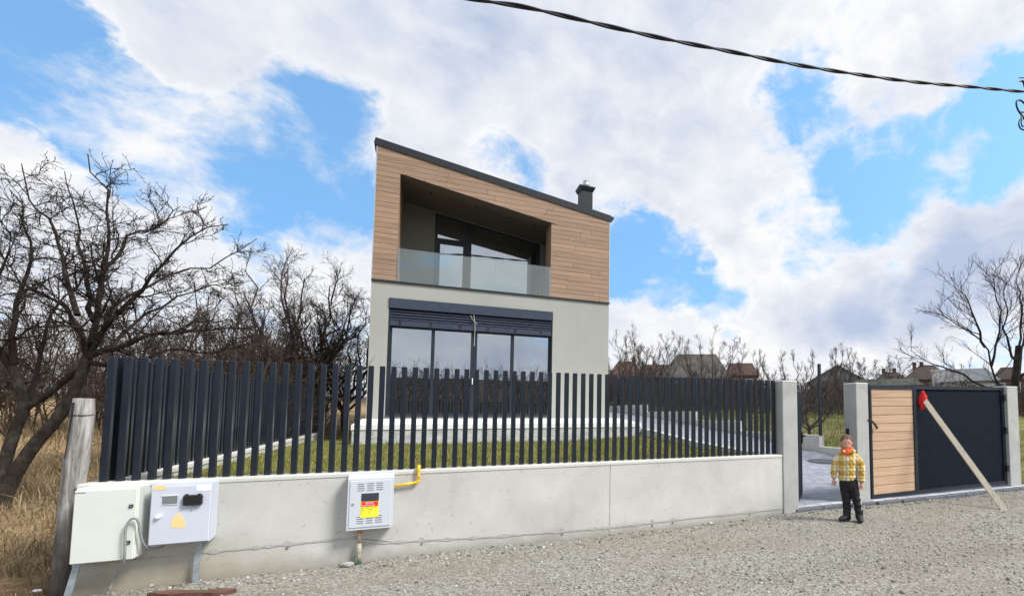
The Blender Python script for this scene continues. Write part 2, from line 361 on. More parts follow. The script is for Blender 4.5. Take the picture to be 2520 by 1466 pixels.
# plaid jacket
M = Mat('yellow_plaid_fleece').set(.95, 0, .1)
sx = M.n('ShaderNodeSeparateXYZ'); M.l(M.n('ShaderNodeTexCoord').outputs['Object'], sx.inputs[0])
def band(v, per, ph, lo):
    fr_ = M.math('FRACT', M.math('ADD', M.math('DIVIDE', v, per), ph)); return M.math('LESS_THAN', fr_, lo)
bx = band(sx.outputs[0], .125, .10, .5); bz = band(sx.outputs[2], .125, .30, .5)
c = M.mix(bx, (.80, .75, .60), (.66, .46, .12)); c2 = M.mix(bx, (.64, .44, .11), (.40, .23, .03))
c = M.mix(bz, c, c2)
lx = band(sx.outputs[0], .125, .36, .06); lz = band(sx.outputs[2], .125, .56, .06)
c = M.mix(M.math('MULTIPLY', M.math('MAXIMUM', lx, lz), .55), c, (.22, .12, .03))
fz = M.noise(M.pos(), 90, 3); M.col(M.mix(M.rng(fz, .3, .7, 0, .2), c, (.8, .72, .5))); M.bump(fz, .6, .006); MT['plaid'] = M.m
def housemat(name, c, var=.15, scale=3, bump=0): MT[name] = simple(name, c, .9, var=var, scale=scale, bump=bump)
housemat('roof_red', (.075, .042, .036), .3, 1.5); housemat('roof_brown', (.062, .045, .040), .3, 1.5); housemat('roof_dark', (.075, .068, .064), .35, 1.2)
housemat('roof_grey', (.155, .165, .18), .2, 1.2); housemat('roof_olive', (.05, .055, .045), .2); housemat('wall_cream', (.60, .57, .47), .06); housemat('wall_white', (.70, .71, .72), .05)
housemat('wall_grey', (.25, .25, .245), .15); housemat('wall_brick', (.13, .085, .07), .3, 4)
MT['farglass'] = simple('far_window', (.04, .05, .07), .15)

# ------------------------------------------------------------------ mesh helpers
WL = {}                                   # world location of every object (no rotation unless noted)
class MB:
    def __init__(s): s.v = []; s.f = []
    def add(s, vs, fs):
        k = len(s.v); s.v += [tuple(map(float, p)) for p in vs]; s.f += [tuple(i+k for i in f) for f in fs]; return s
    def box(s, x0, x1, y0, y1, z0, z1):
        return s.add([(x0,y0,z0),(x1,y0,z0),(x1,y1,z0),(x0,y1,z0),(x0,y0,z1),(x1,y0,z1),(x1,y1,z1),(x0,y1,z1)],
                     [(0,3,2,1),(4,5,6,7),(0,1,5,4),(1,2,6,5),(2,3,7,6),(3,0,4,7)])
    def bbox(s, x0, x1, y0, y1, z0, z1, b=.004, seg=1):
        bm = bmesh.new(); bmesh.ops.create_cube(bm, size=1)
        for v in bm.verts:
            v.co = Vector(((x0+x1)/2+v.co.x*(x1-x0), (y0+y1)/2+v.co.y*(y1-y0), (z0+z1)/2+v.co.z*(z1-z0)))
        bmesh.ops.bevel(bm, geom=bm.edges[:], offset=b, segments=seg, affect='EDGES', profile=.6)
        bm.verts.index_update(); s.add([v.co for v in bm.verts], [[v.index for v in f.verts] for f in bm.faces]); bm.free(); return s
    def prism(s, poly, y0, y1):            # polygon in XZ, counter-clockwise seen from -Y
        n = len(poly); vs = [(x, y0, z) for x, z in poly]+[(x, y1, z) for x, z in poly]
        return s.add(vs, [tuple(range(n)), tuple(range(2*n-1, n-1, -1))]+[(i+n, (i+1) % n+n, (i+1) % n, i) for i in range(n)])
    def prismx(s, poly, x0, x1):           # polygon in YZ
        n = len(poly); vs = [(x0, y, z) for y, z in poly]+[(x1, y, z) for y, z in poly]
        return s.add(vs, [tuple(range(n-1, -1, -1)), tuple(range(n, 2*n))]+[(i, (i+1) % n, (i+1) % n+n, i+n) for i in range(n)])
    def tube(s, pts, rad, sides=8, cap=True):
        pts = [Vector(p) for p in pts]; n = len(pts)
        if isinstance(rad, (int, float)): rad = [rad]*n
        T = [(pts[min(i+1, n-1)]-pts[max(i-1, 0)]).normalized() for i in range(n)]
        ref = Vector((0, 0, 1)) if abs(T[0].z) < .9 else Vector((1, 0, 0)); a = T[0].cross(ref).normalized()
        vs = []
        for i in range(n):
            a = (a-T[i]*a.dot(T[i])).normalized(); b = T[i].cross(a)
            for k in range(sides):
                t = 2*math.pi*k/sides; vs.append(pts[i]+(a*math.cos(t)+b*math.sin(t))*rad[i])
        fs = [(i*sides+k, i*sides+(k+1) % sides, (i+1)*sides+(k+1) % sides, (i+1)*sides+k) for i in range(n-1) for k in range(sides)]
        if cap: fs += [tuple(range(sides-1, -1, -1)), tuple(range((n-1)*sides, n*sides))]
        return s.add(vs, fs)
    def loft(s, rings, sides=14):          # rings: (cx,cy,cz,rx,ry) stacked, horizontal ellipses
        vs = []
        for (x, y, z, rx, ry) in rings:
            for k in range(sides):
                t = 2*math.pi*k/sides; vs.append((x+rx*math.cos(t), y+ry*math.sin(t), z))
        n = len(rings)
        fs = [(i*sides+k, i*sides+(k+1) % sides, (i+1)*sides+(k+1) % sides, (i+1)*sides+k) for i in range(n-1) for k in range(sides)]
        fs += [tuple(range(sides-1, -1, -1)), tuple(range((n-1)*sides, n*sides))]
        return s.add(vs, fs)
    def disc(s, c, r, axis='Y', sides=20, th=.002):
        c = Vector(c); d = {'X': Vector((1,0,0)), 'Y': Vector((0,1,0)), 'Z': Vector((0,0,1))}[axis]
        return s.tube([c-d*th/2, c+d*th/2], r, sides)
    def ell(s, c, rx, ry, rz, nu=14, nv=9):
        vs = [(c[0], c[1], c[2]-rz)]
        for j in range(1, nv):
            p = -math.pi/2+math.pi*j/nv
            for i in range(nu):
                t = 2*math.pi*i/nu; vs.append((c[0]+rx*math.cos(p)*math.cos(t), c[1]+ry*math.cos(p)*math.sin(t), c[2]+rz*math.sin(p)))
        vs.append((c[0], c[1], c[2]+rz)); e = len(vs)-1
        fs = [(0, 1+(i+1) % nu, 1+i) for i in range(nu)]
        for j in range(nv-2):
            for i in range(nu): fs.append((1+j*nu+i, 1+j*nu+(i+1) % nu, 1+(j+1)*nu+(i+1) % nu, 1+(j+1)*nu+i))
        fs += [(e, 1+(nv-2)*nu+i, 1+(nv-2)*nu+(i+1) % nu) for i in range(nu)]
        return s.add(vs, fs)

def link(name, me, mat, parent=None, wloc=None):
    o = bpy.data.objects.new(name, me); COL.objects.link(o)
    if mat is not None and me is not None and not me.materials: me.materials.append(MT[mat] if isinstance(mat, str) else mat)
    base = WL[parent.name] if parent else Vector((0, 0, 0))
    w = Vector(wloc) if wloc is not None else base.copy()
    o.location = w-base; WL[o.name] = w
    if parent: o.parent = parent
    return o
def build(name, mb, mat, parent=None, origin=None, smooth=False):
    """mb is in world coordinates; the object sits at `origin` (default: its parent's origin)."""
    base = Vector(origin) if origin is not None else (WL[parent.name] if parent else Vector((0, 0, 0)))
    me = bpy.data.meshes.new(name); me.from_pydata([(x-base.x, y-base.y, z-base.z) for x, y, z in mb.v], [], mb.f)
    bm = bmesh.new(); bm.from_mesh(me); bmesh.ops.recalc_face_normals(bm, faces=bm.faces); bm.to_mesh(me); bm.free()
    if smooth: me.polygons.foreach_set('use_smooth', [True]*len(me.polygons))
    me.update(); return link(name, me, mat, parent, base)
def empty(name, loc):
    o = bpy.data.objects.new(name, None); o.empty_display_size = .2; COL.objects.link(o); o.location = loc; WL[o.name] = Vector(loc); return o
def tag(o, label=None, cat=None, group=None, kind=None):
    if label: o['label'] = label
    if cat: o['category'] = cat
    if group: o['group'] = group
    if kind: o['kind'] = kind
    return o
def thing(name, loc, label, cat, group=None): return tag(empty(name, loc), label, cat, group, 'thing')
def np_mesh(name, V, Fq, mat, smooth=False, parent=None, base=None):
    V = np.asarray(V, dtype=np.float32)
    if base is not None: V = V-np.array(base, dtype=np.float32)
    k = Fq.shape[1]; me = bpy.data.meshes.new(name)
    me.vertices.add(len(V)); me.vertices.foreach_set('co', V.ravel())
    me.loops.add(Fq.size); me.loops.foreach_set('vertex_index', Fq.astype(np.int32).ravel())
    me.polygons.add(len(Fq)); me.polygons.foreach_set('loop_start', np.arange(0, Fq.size, k, dtype=np.int32))
    try: me.polygons.foreach_set('loop_total', np.full(len(Fq), k, dtype=np.int32))
    except Exception: pass
    me.polygons.foreach_set('use_smooth', np.full(len(Fq), smooth)); me.update(calc_edges=True)
    return link(name, me, mat, parent, base)

# ------------------------------------------------------------------ ground heights
GY = [-400, -60, -30, -17, -12, -8, 5.9, 9, 10.7, 12.2, 20.6, 30, 60, 120, 400, 1500]
GZ = [14, 7, 4.0, 2.4, 1.2, .0, .0, .15, .26, .43, 1.15, 1.69, 3.0, 5.0, 9, 16]
def gz(y): return np.interp(y, GY, GZ)
def terr(x, y):
    z = gz(y); xl = np.clip((-x-2.2)/3, 0, 1)*np.clip((np.asarray(y)-5.4)/2.5, 0, 1)*.14
    return z+xl
def grid(name, xs, ys, zf, mat):
    X, Y = np.meshgrid(xs, ys); Z = zf(X, Y); V = np.stack([X, Y, Z], -1).reshape(-1, 3); nx = len(xs); ny = len(ys)
    i = np.arange((ny-1)*nx).reshape(ny-1, nx)[:, :-1].ravel()
    return np_mesh(name, V, np.stack([i, i+1, i+nx+1, i+nx], 1), mat, True)
def wob(x, y, a, s): return a*(np.sin(x*s+1.3*y*s+.7)*np.cos(y*s*.8-.4*x*s)+.5*np.sin(2.3*x*s+.4)*np.sin(1.9*y*s+1.1))
xs = np.concatenate([np.linspace(-1500, -60, 12), np.linspace(-50, -12, 14), np.arange(-10, 20, .5), np.linspace(21, 60, 16), np.linspace(75, 1500, 12)])
ys = np.concatenate([np.linspace(-1500, -60, 8), np.linspace(-50, -20, 8), np.arange(-18, 30, .5), np.linspace(31, 70, 18), np.linspace(80, 1500, 16)])
def tz(x, y):
    z = terr(x, np.clip(y, -400, 1500))-.035
    out = np.clip((np.abs(y-6)-1.2)/4, 0, 1); return z+wob(x, y, .05, .7)*out*np.where((x > 4) & (x < 10.4) & (y > 5), 0, 1)-np.where((x > -2.45) & (x < 10.1) & (y > 5.9) & (y < 24), .10, 0)
tag(grid('terrain', xs, ys, tz, 'terrain'), kind='structure')
gx = np.concatenate([np.linspace(-60, -5, 30), np.arange(-4.8, 12, .2), np.linspace(12.5, 60, 30)]); gy = np.concatenate([np.arange(-8, 1, .5), np.arange(1, 5.95, .15)])
def gvz(x, y):
    edge = np.where(x < -2.55, np.clip((y-5.35)/.3, 0, 1)*-.09, 0)
    return .004+wob(x, y, .012, 2.1)+.035*np.clip((x-1)/6, 0, 1)*np.clip((y-3)/2.5, 0, 1)-.02*np.clip((-x)/2.5, 0, 1)+edge
tag(grid('gravel_road', gx, gy, gvz, 'gravel'), kind='structure')

# loose gravel stones, uncountable
def stones(n, x0, x1, y0, y1, s0, s1):
    ico = bmesh.new(); bmesh.ops.create_icosphere(ico, subdivisions=1, radius=1)
    bv = np.array([v.co[:] for v in ico.verts]); bf = np.array([[v.index for v in f.verts] for f in ico.faces]); ico.free()
    P = np.stack([RNG.uniform(x0, x1, n), RNG.uniform(y0, y1, n)], 1)
    sz = s0*(s1/s0)**(RNG.random(n)**2.2); sc = sz[:, None]*np.stack([RNG.uniform(.7, 1.3, n), RNG.uniform(.6, 1.1, n), RNG.uniform(.35, .75, n)], 1)
    a = RNG.uniform(0, 6.28, n); jit = RNG.uniform(.75, 1.2, (n, len(bv), 1))
    v = bv[None]*jit*sc[:, None, :]; c, s = np.cos(a)[:, None], np.sin(a)[:, None]
    vx = v[..., 0]*c-v[..., 1]*s; vy = v[..., 0]*s+v[..., 1]*c
    V = np.stack([vx+P[:, :1], vy+P[:, 1:], v[..., 2]+(gvz(P[:, 0], P[:, 1])+sc[:, 2]*.35)[:, None]], -1)
    Fc = bf[None]+(np.arange(n)*len(bv))[:, None, None]
    return V.reshape(-1, 3), Fc.reshape(-1, 3)
parts = [stones(16000, -3, 12, 3.2, 5.82, .005, .017), stones(11000, -.8, 8.5, 1.6, 4.2, .005, .017), stones(900, -3.0, 10, 5.5, 5.82, .010, .028), stones(260, -2.5, 10, 2.5, 5.8, .014, .026)]
off = 0; VV = []; FF = []
for v, f in parts: VV.append(v); FF.append(f+off); off += len(v)
tag(np_mesh('loose_gravel', np.concatenate(VV), np.concatenate(FF), 'stones', True), 'loose grey gravel stones strewn over the street', 'gravel', kind='stuff')

# ------------------------------------------------------------------ lawn, driveway, kerbs
def lawnz(x, y): return .775+.06*np.clip((y-8)/3, 0, 1)+wob(x, y, .015, 1.7)+np.clip((x-2.5)/2, 0, 1)*np.clip((y-8)/3, 0, 1)*.06
tag(grid('lawn', np.linspace(-2.3, 4.52, 36), np.linspace(6.05, 23, 60), lawnz, 'lawn'), kind='structure')
def blades(n, x0, x1, y0, y1, zf, h0, h1, w, lean, taper=.15):
    x = RNG.uniform(x0, x1, n); y = RNG.uniform(y0, y1, n); z = zf(x, y)-.01
    h = RNG.uniform(h0, h1, n); a = RNG.uniform(0, 6.28, n); la = RNG.uniform(0, 6.28, n); ln = h*lean*RNG.random(n)
    dx, dy = np.cos(a)*w*.5, np.sin(a)*w*.5; ox, oy = np.cos(la)*ln, np.sin(la)*ln
    b = np.stack([x, y, z], -1); d = np.stack([dx, dy, 0*dx], -1)
    mid = b+np.stack([ox*.35, oy*.35, h*.6], -1); tip = b+np.stack([ox, oy, np.sqrt(np.maximum(h*h-ln*ln*.7, .02*h*h))], -1)
    V = np.stack([b-d, b+d, mid+d*.75, mid-d*.75, tip+d*taper, tip-d*taper], 1)
    k = np.arange(n)[:, None]*6
    Fq = np.stack([k+np.array([0, 1, 2, 3]), k+np.array([3, 2, 4, 5])], 1).reshape(-1, 4)
    return V.reshape(-1, 3), Fq
V, Fq = blades(26000, -2.25, 4.48, 6.1, 11.2, lawnz, .03, .085, .007, .9)
tag(np_mesh('lawn_grass', V, Fq, 'lawnblade'), 'short green and yellowish lawn behind the picket fence', 'grass', kind='stuff')

dz = lambda y: np.interp(y, [5.9, 9, 10.7, 12.2, 20.6, 30], [.075, .16, .27, .43, 1.15, 1.69])
tag(grid('driveway', np.linspace(4.6, 10.0, 12), np.linspace(5.8, 30, 60), lambda x, y: dz(y)-.03, 'drive'), kind='structure')
drive = bpy.data.objects['driveway']
def slope(y): return math.atan((float(dz(y+.2))-float(dz(y-.2)))/.4)
PVM = {}
def paver_mesh(w):
    if w not in PVM:
        mb = MB().bbox(0, w-.008, 0, .152, -.05, 0, .005); me = bpy.data.meshes.new('paver'); me.from_pydata(mb.v, [], mb.f); me.materials.append(MT['paver']); PVM[w] = me
    return PVM[w]
cand = []; y = 5.84; rows = 0
r2 = random.Random(3)
while y < 16.5:
    x = 4.74+r2.random()*.1
    while x < 9.93:
        w = r2.choice((.16, .24, .24, .32)); w = w if x+w < 9.96 else 9.96-x
        if w > .08: cand.append((x, y, round(w, 3)))
        x += w
    y += .16
def vis(c):                               # seen through the open wicket
    a = c[0]/c[1]; return .80 < a < .97 and c[1] < 11.5 or c[1] < 6.3 and c[0] < 6.2
seen = [c for c in cand if vis(c)]; seen.sort(key=lambda c: c[1]); rest = [c for c in cand if c not in set(seen[:300])]
for (x, y, w) in seen[:300]:
    o = link('paver', paver_mesh(w), None, drive, (x, y, float(dz(y))+r2.uniform(-.002, .003))); o.rotation_euler = (slope(y), 0, 0)
mb = MB()
for (x, y, w) in rest:
    z = float(dz(y)); z1 = float(dz(y+.15)); q = r2.uniform(-.002, .003)
    mb.add([(x, y, z+q), (x+w-.008, y, z+q), (x+w-.008, y+.152, z1+q), (x, y+.152, z1+q), (x, y, z-.03), (x+w-.008, y, z-.03), (x+w-.008, y+.152, z1-.03), (x, y+.152, z1-.03)], [(0, 1, 2, 3), (0, 4, 5, 1), (1, 5, 6, 2), (2, 6, 7, 3), (3, 7, 4, 0)])
tag(build('paving', mb, 'paver', drive), kind='stuff')
# pale paver course and dark kerb along the gate line
kr = thing('gate_kerb', (7.3, 5.72, .0), 'dark kerb with a pale paver course below the gates', 'kerb')
x = 4.66; i = 0
while x < 10.05:
    w = min(.5, 10.1-x); b = -.10*min(1, max(0, (x-5.2)/1.2))
    build('kerb_stone', MB().bbox(x, x+w-.006, 5.80+b, 5.90+b, -.06, .085, .008), 'kerb', kr); 
    if w > .3:
        for k in range(2):
            build('pale_paver', MB().bbox(x+k*.25, x+k*.25+.243, 5.906+b, 6.02+b, -.03, .092+r2.uniform(-.002, .002), .006), 'paverlight', kr)
    x += .5

# ------------------------------------------------------------------ garden wall + picket fence (street side)
WF, WB = 5.833, 6.083
gw = thing('garden_wall', (.98, 5.95, 0), 'long pale concrete garden wall along the gravel street', 'wall')
def seam(x): return float(np.interp(x, [-2.5, -.56, -.54, 0, .6, 1.94, 3.0, 4.45], [.215, .232, .165, .145, .115, .085, .10, .105]))
def segs(x0, x1, n=14): return [x0+(x1-x0)*i/n for i in range(n+1)]
for x0, x1 in ((-2.49, 1.940), (1.948, 4.452)):
    sx_ = segs(x0, x1); lo = [(x0, -.2), (x1, -.2)]+[(x, seam(x)-.003+random.uniform(-.004, .002)) for x in reversed(sx_)]
    upp = [(x, seam(x)+.005+random.uniform(-.003, .003)) for x in sx_]+[(x1, .806), (x0, .806)]
    build('base_course', MB().prism(lo, WF+.003, WB-.003), 'wall', gw); build('wall_panel', MB().prism(upp, WF, WB), 'wall', gw)
build('joint_core', MB().box(-2.47, 4.44, WF+.009, WB-.01, -.2, .80), 'joint', gw)
rb = random.Random(9)
for x0, x1 in ((-2.49, -.57), (-.53, 1.938), (1.950, 4.45)):
    xs_ = [x0+(x1-x0)*i/40 for i in range(41)]; w0 = .006
    th = [w0+rb.random()*.006+(.012 if rb.random() < .10 else 0) for _ in xs_]
    lo = [(x, seam(x)-t*.9) for x, t in zip(xs_, th)]; hi = [(x, seam(x)+t+rb.uniform(-.001, .002)) for x, t in zip(xs_, th)]
    build('mortar_bead', MB().prism(lo+hi[::-1], WF-.0022, WF+.006), 'bead', gw)
th = [.004+rb.random()*.003 for _ in range(16)]; zs = [-.02+i*.055 for i in range(15)]
build('mortar_bead', MB().prism([(1.944-t, z) for t, z in zip(th, zs)]+[(1.944+t, z) for t, z in zip(th[::-1], zs[::-1])], WF-.0018, WF+.006), 'bead', gw)
cap = build('wall_cap', MB().bbox(-2.50, 4.452, WF-.006, WB+.006, .807, .848, .010, 2), 'cap', gw)
for u, v in [(706, 1340), (1037, 1338), (1383, 1306), (1605, 1281), (1845, 1262), (1655, 1300)]:
    p = PY(u, v, WF); z = seam(p[0]); r = random.uniform(.018, .03)
    pt = build('tie_patch', MB().disc((p[0], WF-.0005, z+.012), r, 'Y', 16, .003), 'oldconc', gw)
    build('tie_hole', MB().disc((p[0]+.004, WF-.001, z-.03), .011, 'Y', 12, .006), 'slot', pt)

PS, PX0, PTOP = .0986207, -2.40037, 1.8908
def picket_mesh(h):
    mb = MB().bbox(-.0235, .0235, -.0225, .0225, 0, h, .004); me = bpy.data.meshes.new('picket'); me.from_pydata(mb.v, [], mb.f); me.materials.append(MT['picket']); return me
pm = picket_mesh(PTOP-.846)
ff = thing('picket_fence', (1.0, 5.943, .848), 'anthracite metal picket fence on the street wall', 'fence')
for k in range(70): link('picket', pm, None, ff, (PX0+PS*k+random.uniform(-.002, .002), 5.966, .846))
# side boundary
SX = -2.386
sw = thing('side_wall', (SX, 10.5, .5), 'low pale wall running back along the lawn to the left', 'wall')
build('wall_body', MB().prismx([(6.09, .2), (15.1, .2), (15.1, .955), (6.09, .82)], SX-.11, SX+.11), 'wall', sw)
build('wall_cap', MB().prismx([(6.092, .82), (15.12, .955), (15.12, .992), (6.092, .857)], SX-.122, SX+.122), 'cap', sw)
sf = thing('side_picket_fence', (SX, 10.5, .92), 'anthracite picket fence running back along the left boundary', 'fence')
for k in range(1, 92):
    y = 5.966+PS*k; link('picket', pm, None, sf, (SX, y, .850+.0152*(y-5.94)))
# low edging wall between lawn and driveway
ew = thing('edging_wall', (4.58, 8.6, .7), 'low pale edging wall between lawn and driveway', 'wall')
build('wall_body', MB().prismx([(6.10, .0), (12.6, .2), (12.6, 1.16), (10.46, 1.04), (8.65, .905), (6.10, .80)], 4.50, 4.64), 'wall', ew)

# ------------------------------------------------------------------ gate pillars
def pillar(x0, x1, y0, y1, z1, label):
    t = thing('gate_pillar', ((x0+x1)/2, (y0+y1)/2, -.05), label, 'pillar', 'concrete gate pillars')
    build('shaft', MB().bbox(x0, x1, y0, y1, -.15, z1-.03, .014, 2), 'pillar', t)
    build('top_cap', MB().bbox(x0-.002, x1+.002, y0-.002, y1+.002, z1-.031, z1, .014, 2), 'cap', t); return t
p1 = pillar(4.455, 4.715, 5.815, 6.10, 1.885, 'grey concrete pillar between picket fence and open wicket')
p2 = pillar(5.855, 6.105, 5.83, 6.10, 1.895, 'grey concrete pillar between the open wicket and wood-panelled gate')
p3 = pillar(9.655, 9.98, 5.86, 6.14, 1.935, 'mossy concrete pillar at the hinge side of the large gate')
build('strike_plate', MB().bbox(5.832, 5.852, 5.99, 6.04, .84, 1.19, .003), 'black', p2)
# open wicket leaf, seen nearly edge-on
hx, hy = 4.765, 5.94; dirx, diry = .690, .724
wk = thing('wicket_gate', (hx, hy, .10), 'anthracite wicket gate standing open, seen edge-on', 'gate')
def leafbox(a, b, t0, t1, z0, z1):
    nx, ny = diry, -dirx; mb = MB()
    c = [(hx+dirx*s+nx*t, hy+diry*s+ny*t) for s, t in ((a, t0), (b, t0), (b, t1), (a, t1))]
    mb.add([(x, y, z0) for x, y in c]+[(x, y, z1) for x, y in c], [(0, 1, 2, 3), (4, 7, 6, 5), (0, 4, 5, 1), (1, 5, 6, 2), (2, 6, 7, 3), (3, 7, 4, 0)]); return mb
build('leaf_frame', leafbox(0, 1.0, -.02, .02, .12, 1.80), 'anthracite', wk)
build('leaf_panel', leafbox(.05, .95, .021, .026, .17, 1.75), 'navy', wk)
lk = build('lock_box', leafbox(.86, .94, .027, .045, .95, 1.12), 'black', wk)
build('handle', leafbox(.80, .93, .05, .085, 1.055, 1.08), 'black', lk)
for z in (.35, 1.55): build('hinge', MB().tube([(4.738, 5.945, z), (4.738, 5.945, z+.1)], .018, 10), 'black', wk)

# ------------------------------------------------------------------ large gate
GYf = 5.95
ga = thing('driveway_gate', (7.9, GYf, .10), 'large gate with a pale wooden panel and a ribbed navy panel', 'gate')
gt = lambda x: 1.868+(x-6.23)*.0145; gb = lambda x: .098+(x-6.24)*.011
def gbar(x0, x1, a0, a1, y0=GYf-.03, y1=GYf+.03): return MB().prism([(x0, a0(x0)), (x1, a0(x1)), (x1, a1(x1)), (x0, a1(x0))], y0, y1)
build('top_rail', gbar(6.235, 9.645, lambda x: gt(x)-.055, gt), 'anthracite', ga)
build('bottom_rail', gbar(6.235, 9.645, gb, lambda x: gb(x)+.055), 'anthracite', ga)
for x0, x1 in ((6.232, 6.268), (7.222, 7.285), (9.585, 9.648)):
    build('stile', gbar(x0, x1, lambda x: gb(x)-.001, lambda x: gt(x)+.001, GYf-.032, GYf+.032), 'anthracite', ga)
nP = 12
for k in range(nP):
    f0, f1 = k/nP, (k+1)/nP; zb = lambda x: gb(x)+.056; zt = lambda x: gt(x)-.056
    lo = lambda x: zb(x)+(zt(x)-zb(x))*f0+.0035; hi = lambda x: zb(x)+(zt(x)-zb(x))*f1-.0035
    build('plank', gbar(6.269, 7.221, lo, hi, GYf-.012+random.uniform(-.001, .001), GYf+.012), 'gatewood', ga)
build('gap_blackout', gbar(6.2695, 7.2205, lambda x: gb(x)+.057, lambda x: gt(x)-.057, GYf+.0125, GYf+.022), 'black', ga)  # black sheet added to stop driveway light showing through the plank gaps
mb = MB(); x = 7.288
while x < 9.58:
    mb.prism([(x, gb(x)+.056), (x+.031, gb(x)+.056), (x+.031, gt(x)-.057), (x, gt(x)-.057)], GYf-.0035, GYf+.006); x += .034
mb.box(7.285, 9.585, GYf+.002, GYf+.010, .20, 1.82)
tag(build('ribbed_panel', mb, 'navy', ga), 'navy panel of narrow upright ribs', kind='stuff')
for z in (.42, 1.12, 1.72): build('hinge', MB().bbox(9.60, 9.70, GYf-.07, GYf-.033, z-.055, z+.055, .006), 'black', ga)
st = thing('black_strap', (6.17, 5.82, 1.30), 'black strap hooked round the gate edge beside the pillar', 'strap')
build('band', MB().tube([PY(2134, 1033, 5.83), PY(2140, 1032, 5.82), PY(2147, 1036, 5.82), PY(2153, 1044, 5.86), PY(2158, 1052, 5.90)], [.008, .011, .012, .018, .022], 8), 'black', st)
build('cord_end', MB().tube([PY(2153, 1047, 5.86), PY(2155, 1058, 5.88), PY(2153, 1066, 5.88)], .005, 6), 'cord', st)
# leaning timber prop and red cloth
A = Vector((7.395, 5.885, 1.69)); B = Vector((7.56, 4.72, .045))
pr = thing('timber_prop', B, 'pale timber plank leaning diagonally against the large gate', 'plank')
d = (A-B).normalized(); sd_ = d.cross(Vector((0, -.7, .7))).normalized(); nn = sd_.cross(d)
sidev = Vector((.72, -.69, 0)); sidev = (sidev-d*sidev.dot(d)).normalized(); nn = sidev.cross(d).normalized()
mb = MB(); c = []
for P_ in (B-d*.05, A):
    for a, b in ((-.042, -.016), (.042, -.016), (.042, .016), (-.042, .016)): c.append(P_+sidev*a+nn*b)
mb.add(c, [(0, 1, 2, 3), (4, 7, 6, 5), (0, 4, 5, 1), (1, 5, 6, 2), (2, 6, 7, 3), (3, 7, 4, 0)])
build('board', mb, 'rawwood', pr)
rc = MB(); Q = A+d*.0+Vector((0, -.01, 0)); rings = []
for i, (t, r0) in enumerate(((-.20, .030), (-.14, .066), (-.06, .082), (.0, .076), (.06, .055), (.10, .022))):
    ring = []
    for k in range(14):
        a = 2*math.pi*k/14; rr = r0*(1+.22*math.sin(3*a+i)+.12*math.cos(5*a-2*i)); ring.append(Q+Vector((-.012, 0, t))+sidev*math.cos(a)*rr*.9+Vector((0, -1, 0))*math.sin(a)*min(rr*.5, .05)+Vector((0, 0, .015*math.sin(2*a+i))))
    rings.append(ring)
vs = [p for r in rings for p in r]; fs = [(i*14+k, i*14+(k+1) % 14, (i+1)*14+(k+1) % 14, (i+1)*14+k) for i in range(5) for k in range(14)]+[tuple(range(14)), tuple(range(70, 84))]
tag(build('red_cloth', rc.add(vs, fs), 'red', None, Q, True), 'crumpled red cloth padding the top of the timber prop', 'cloth')
# manhole
p = Vector((8.95, 10.05, float(dz(10.05))+.006))
mh = thing('manhole_cover', p, 'round dark manhole cover set in the driveway paving', 'manhole cover')
o = build('rim', MB().tube([p-Vector((0, 0, .02)), p+Vector((0, 0, .012))], .40, 32), 'manhole', mh); o.rotation_euler = (slope(10), 0, 0)
o = build('lid', MB().tube([p, p+Vector((0, 0, .018))], .35, 32), 'manhole', mh); o.rotation_euler = (slope(10), 0, 0)

# right boundary: stepped low wall with mesh fence
bw = thing('boundary_wall', (10.1, 15, .3), 'stepped low concrete wall along the right side of the driveway', 'wall')
steps = [(6.2, 8.8, .40), (8.8, 11.42, .50), (11.42, 15.5, .82), (15.5, 19.0, 1.18), (19.0, 24.5, 1.56), (24.5, 31, 1.94)]
for y0, y1, z1 in steps: build('wall_step', MB().bbox(10.0, 10.18, y0, y1-.004, float(dz(y0))-.3, z1, .006), 'wall', bw)
mf = thing('mesh_fence', (10.09, 15, .8), 'dark wire mesh fence on the stepped boundary wall', 'fence')
for y0, y1, z1 in steps:
    n = max(1, round((y1-y0)/2.5)); L_ = (y1-y0)/n
    for k in range(n):
        ya = y0+k*L_+.03
        build('fence_post', MB().bbox(10.05, 10.13, ya-.035, ya+.035, z1-.02, z1+2.05 if abs(ya-11.45) < .05 else z1+1.6, .006), 'anthracite', mf)
        mb = MB(); yy = ya+.06
        while yy < ya+L_-.05: mb.box(10.084, 10.0905, yy-.0035, yy+.0035, z1+.05, z1+1.5); yy += .055
        for zz in (.06, .5, .95, 1.4): mb.box(10.0900, 10.0945, ya+.03, ya+L_-.03, z1+zz, z1+zz+.006)
        tag(build('mesh_panel', mb, 'anthracite', mf), kind='stuff')

# ------------------------------------------------------------------ meter cabinets on the wall
c1 = thing('meter_cabinet', (-2.25, 5.73, .262), 'large cream cabinet with two black locks beside the wooden post', 'cabinet')
build('body', MB().bbox(-2.425, -2.062, 5.655, WF-.004, .262, .83, .006), 'cab1', c1)
dr = build('door', MB().bbox(-2.422, -2.066, 5.632, 5.652, .262, .818, .005), 'cab1', c1)
q = lambda x, y: ((200+.3432*x)/1.462, (1640+.3432*y)/1.462)
for x, y in ((793, 522), (763, 902)):
    p = PY(*q(x, y), 5.63); k_ = build('lock', MB().bbox(p[0]-.012, p[0]+.012, 5.622, 5.631, p[2]-.014, p[2]+.014, .003), 'black', dr)
    build('key_slot', MB().disc((p[0], 5.621, p[2]), .006, 'Y', 10, .003), 'galv', k_)
build('printed_tag', MB().box(-2.415, -2.36, 5.6305, 5.6318, .797, .803), 'slot', dr)
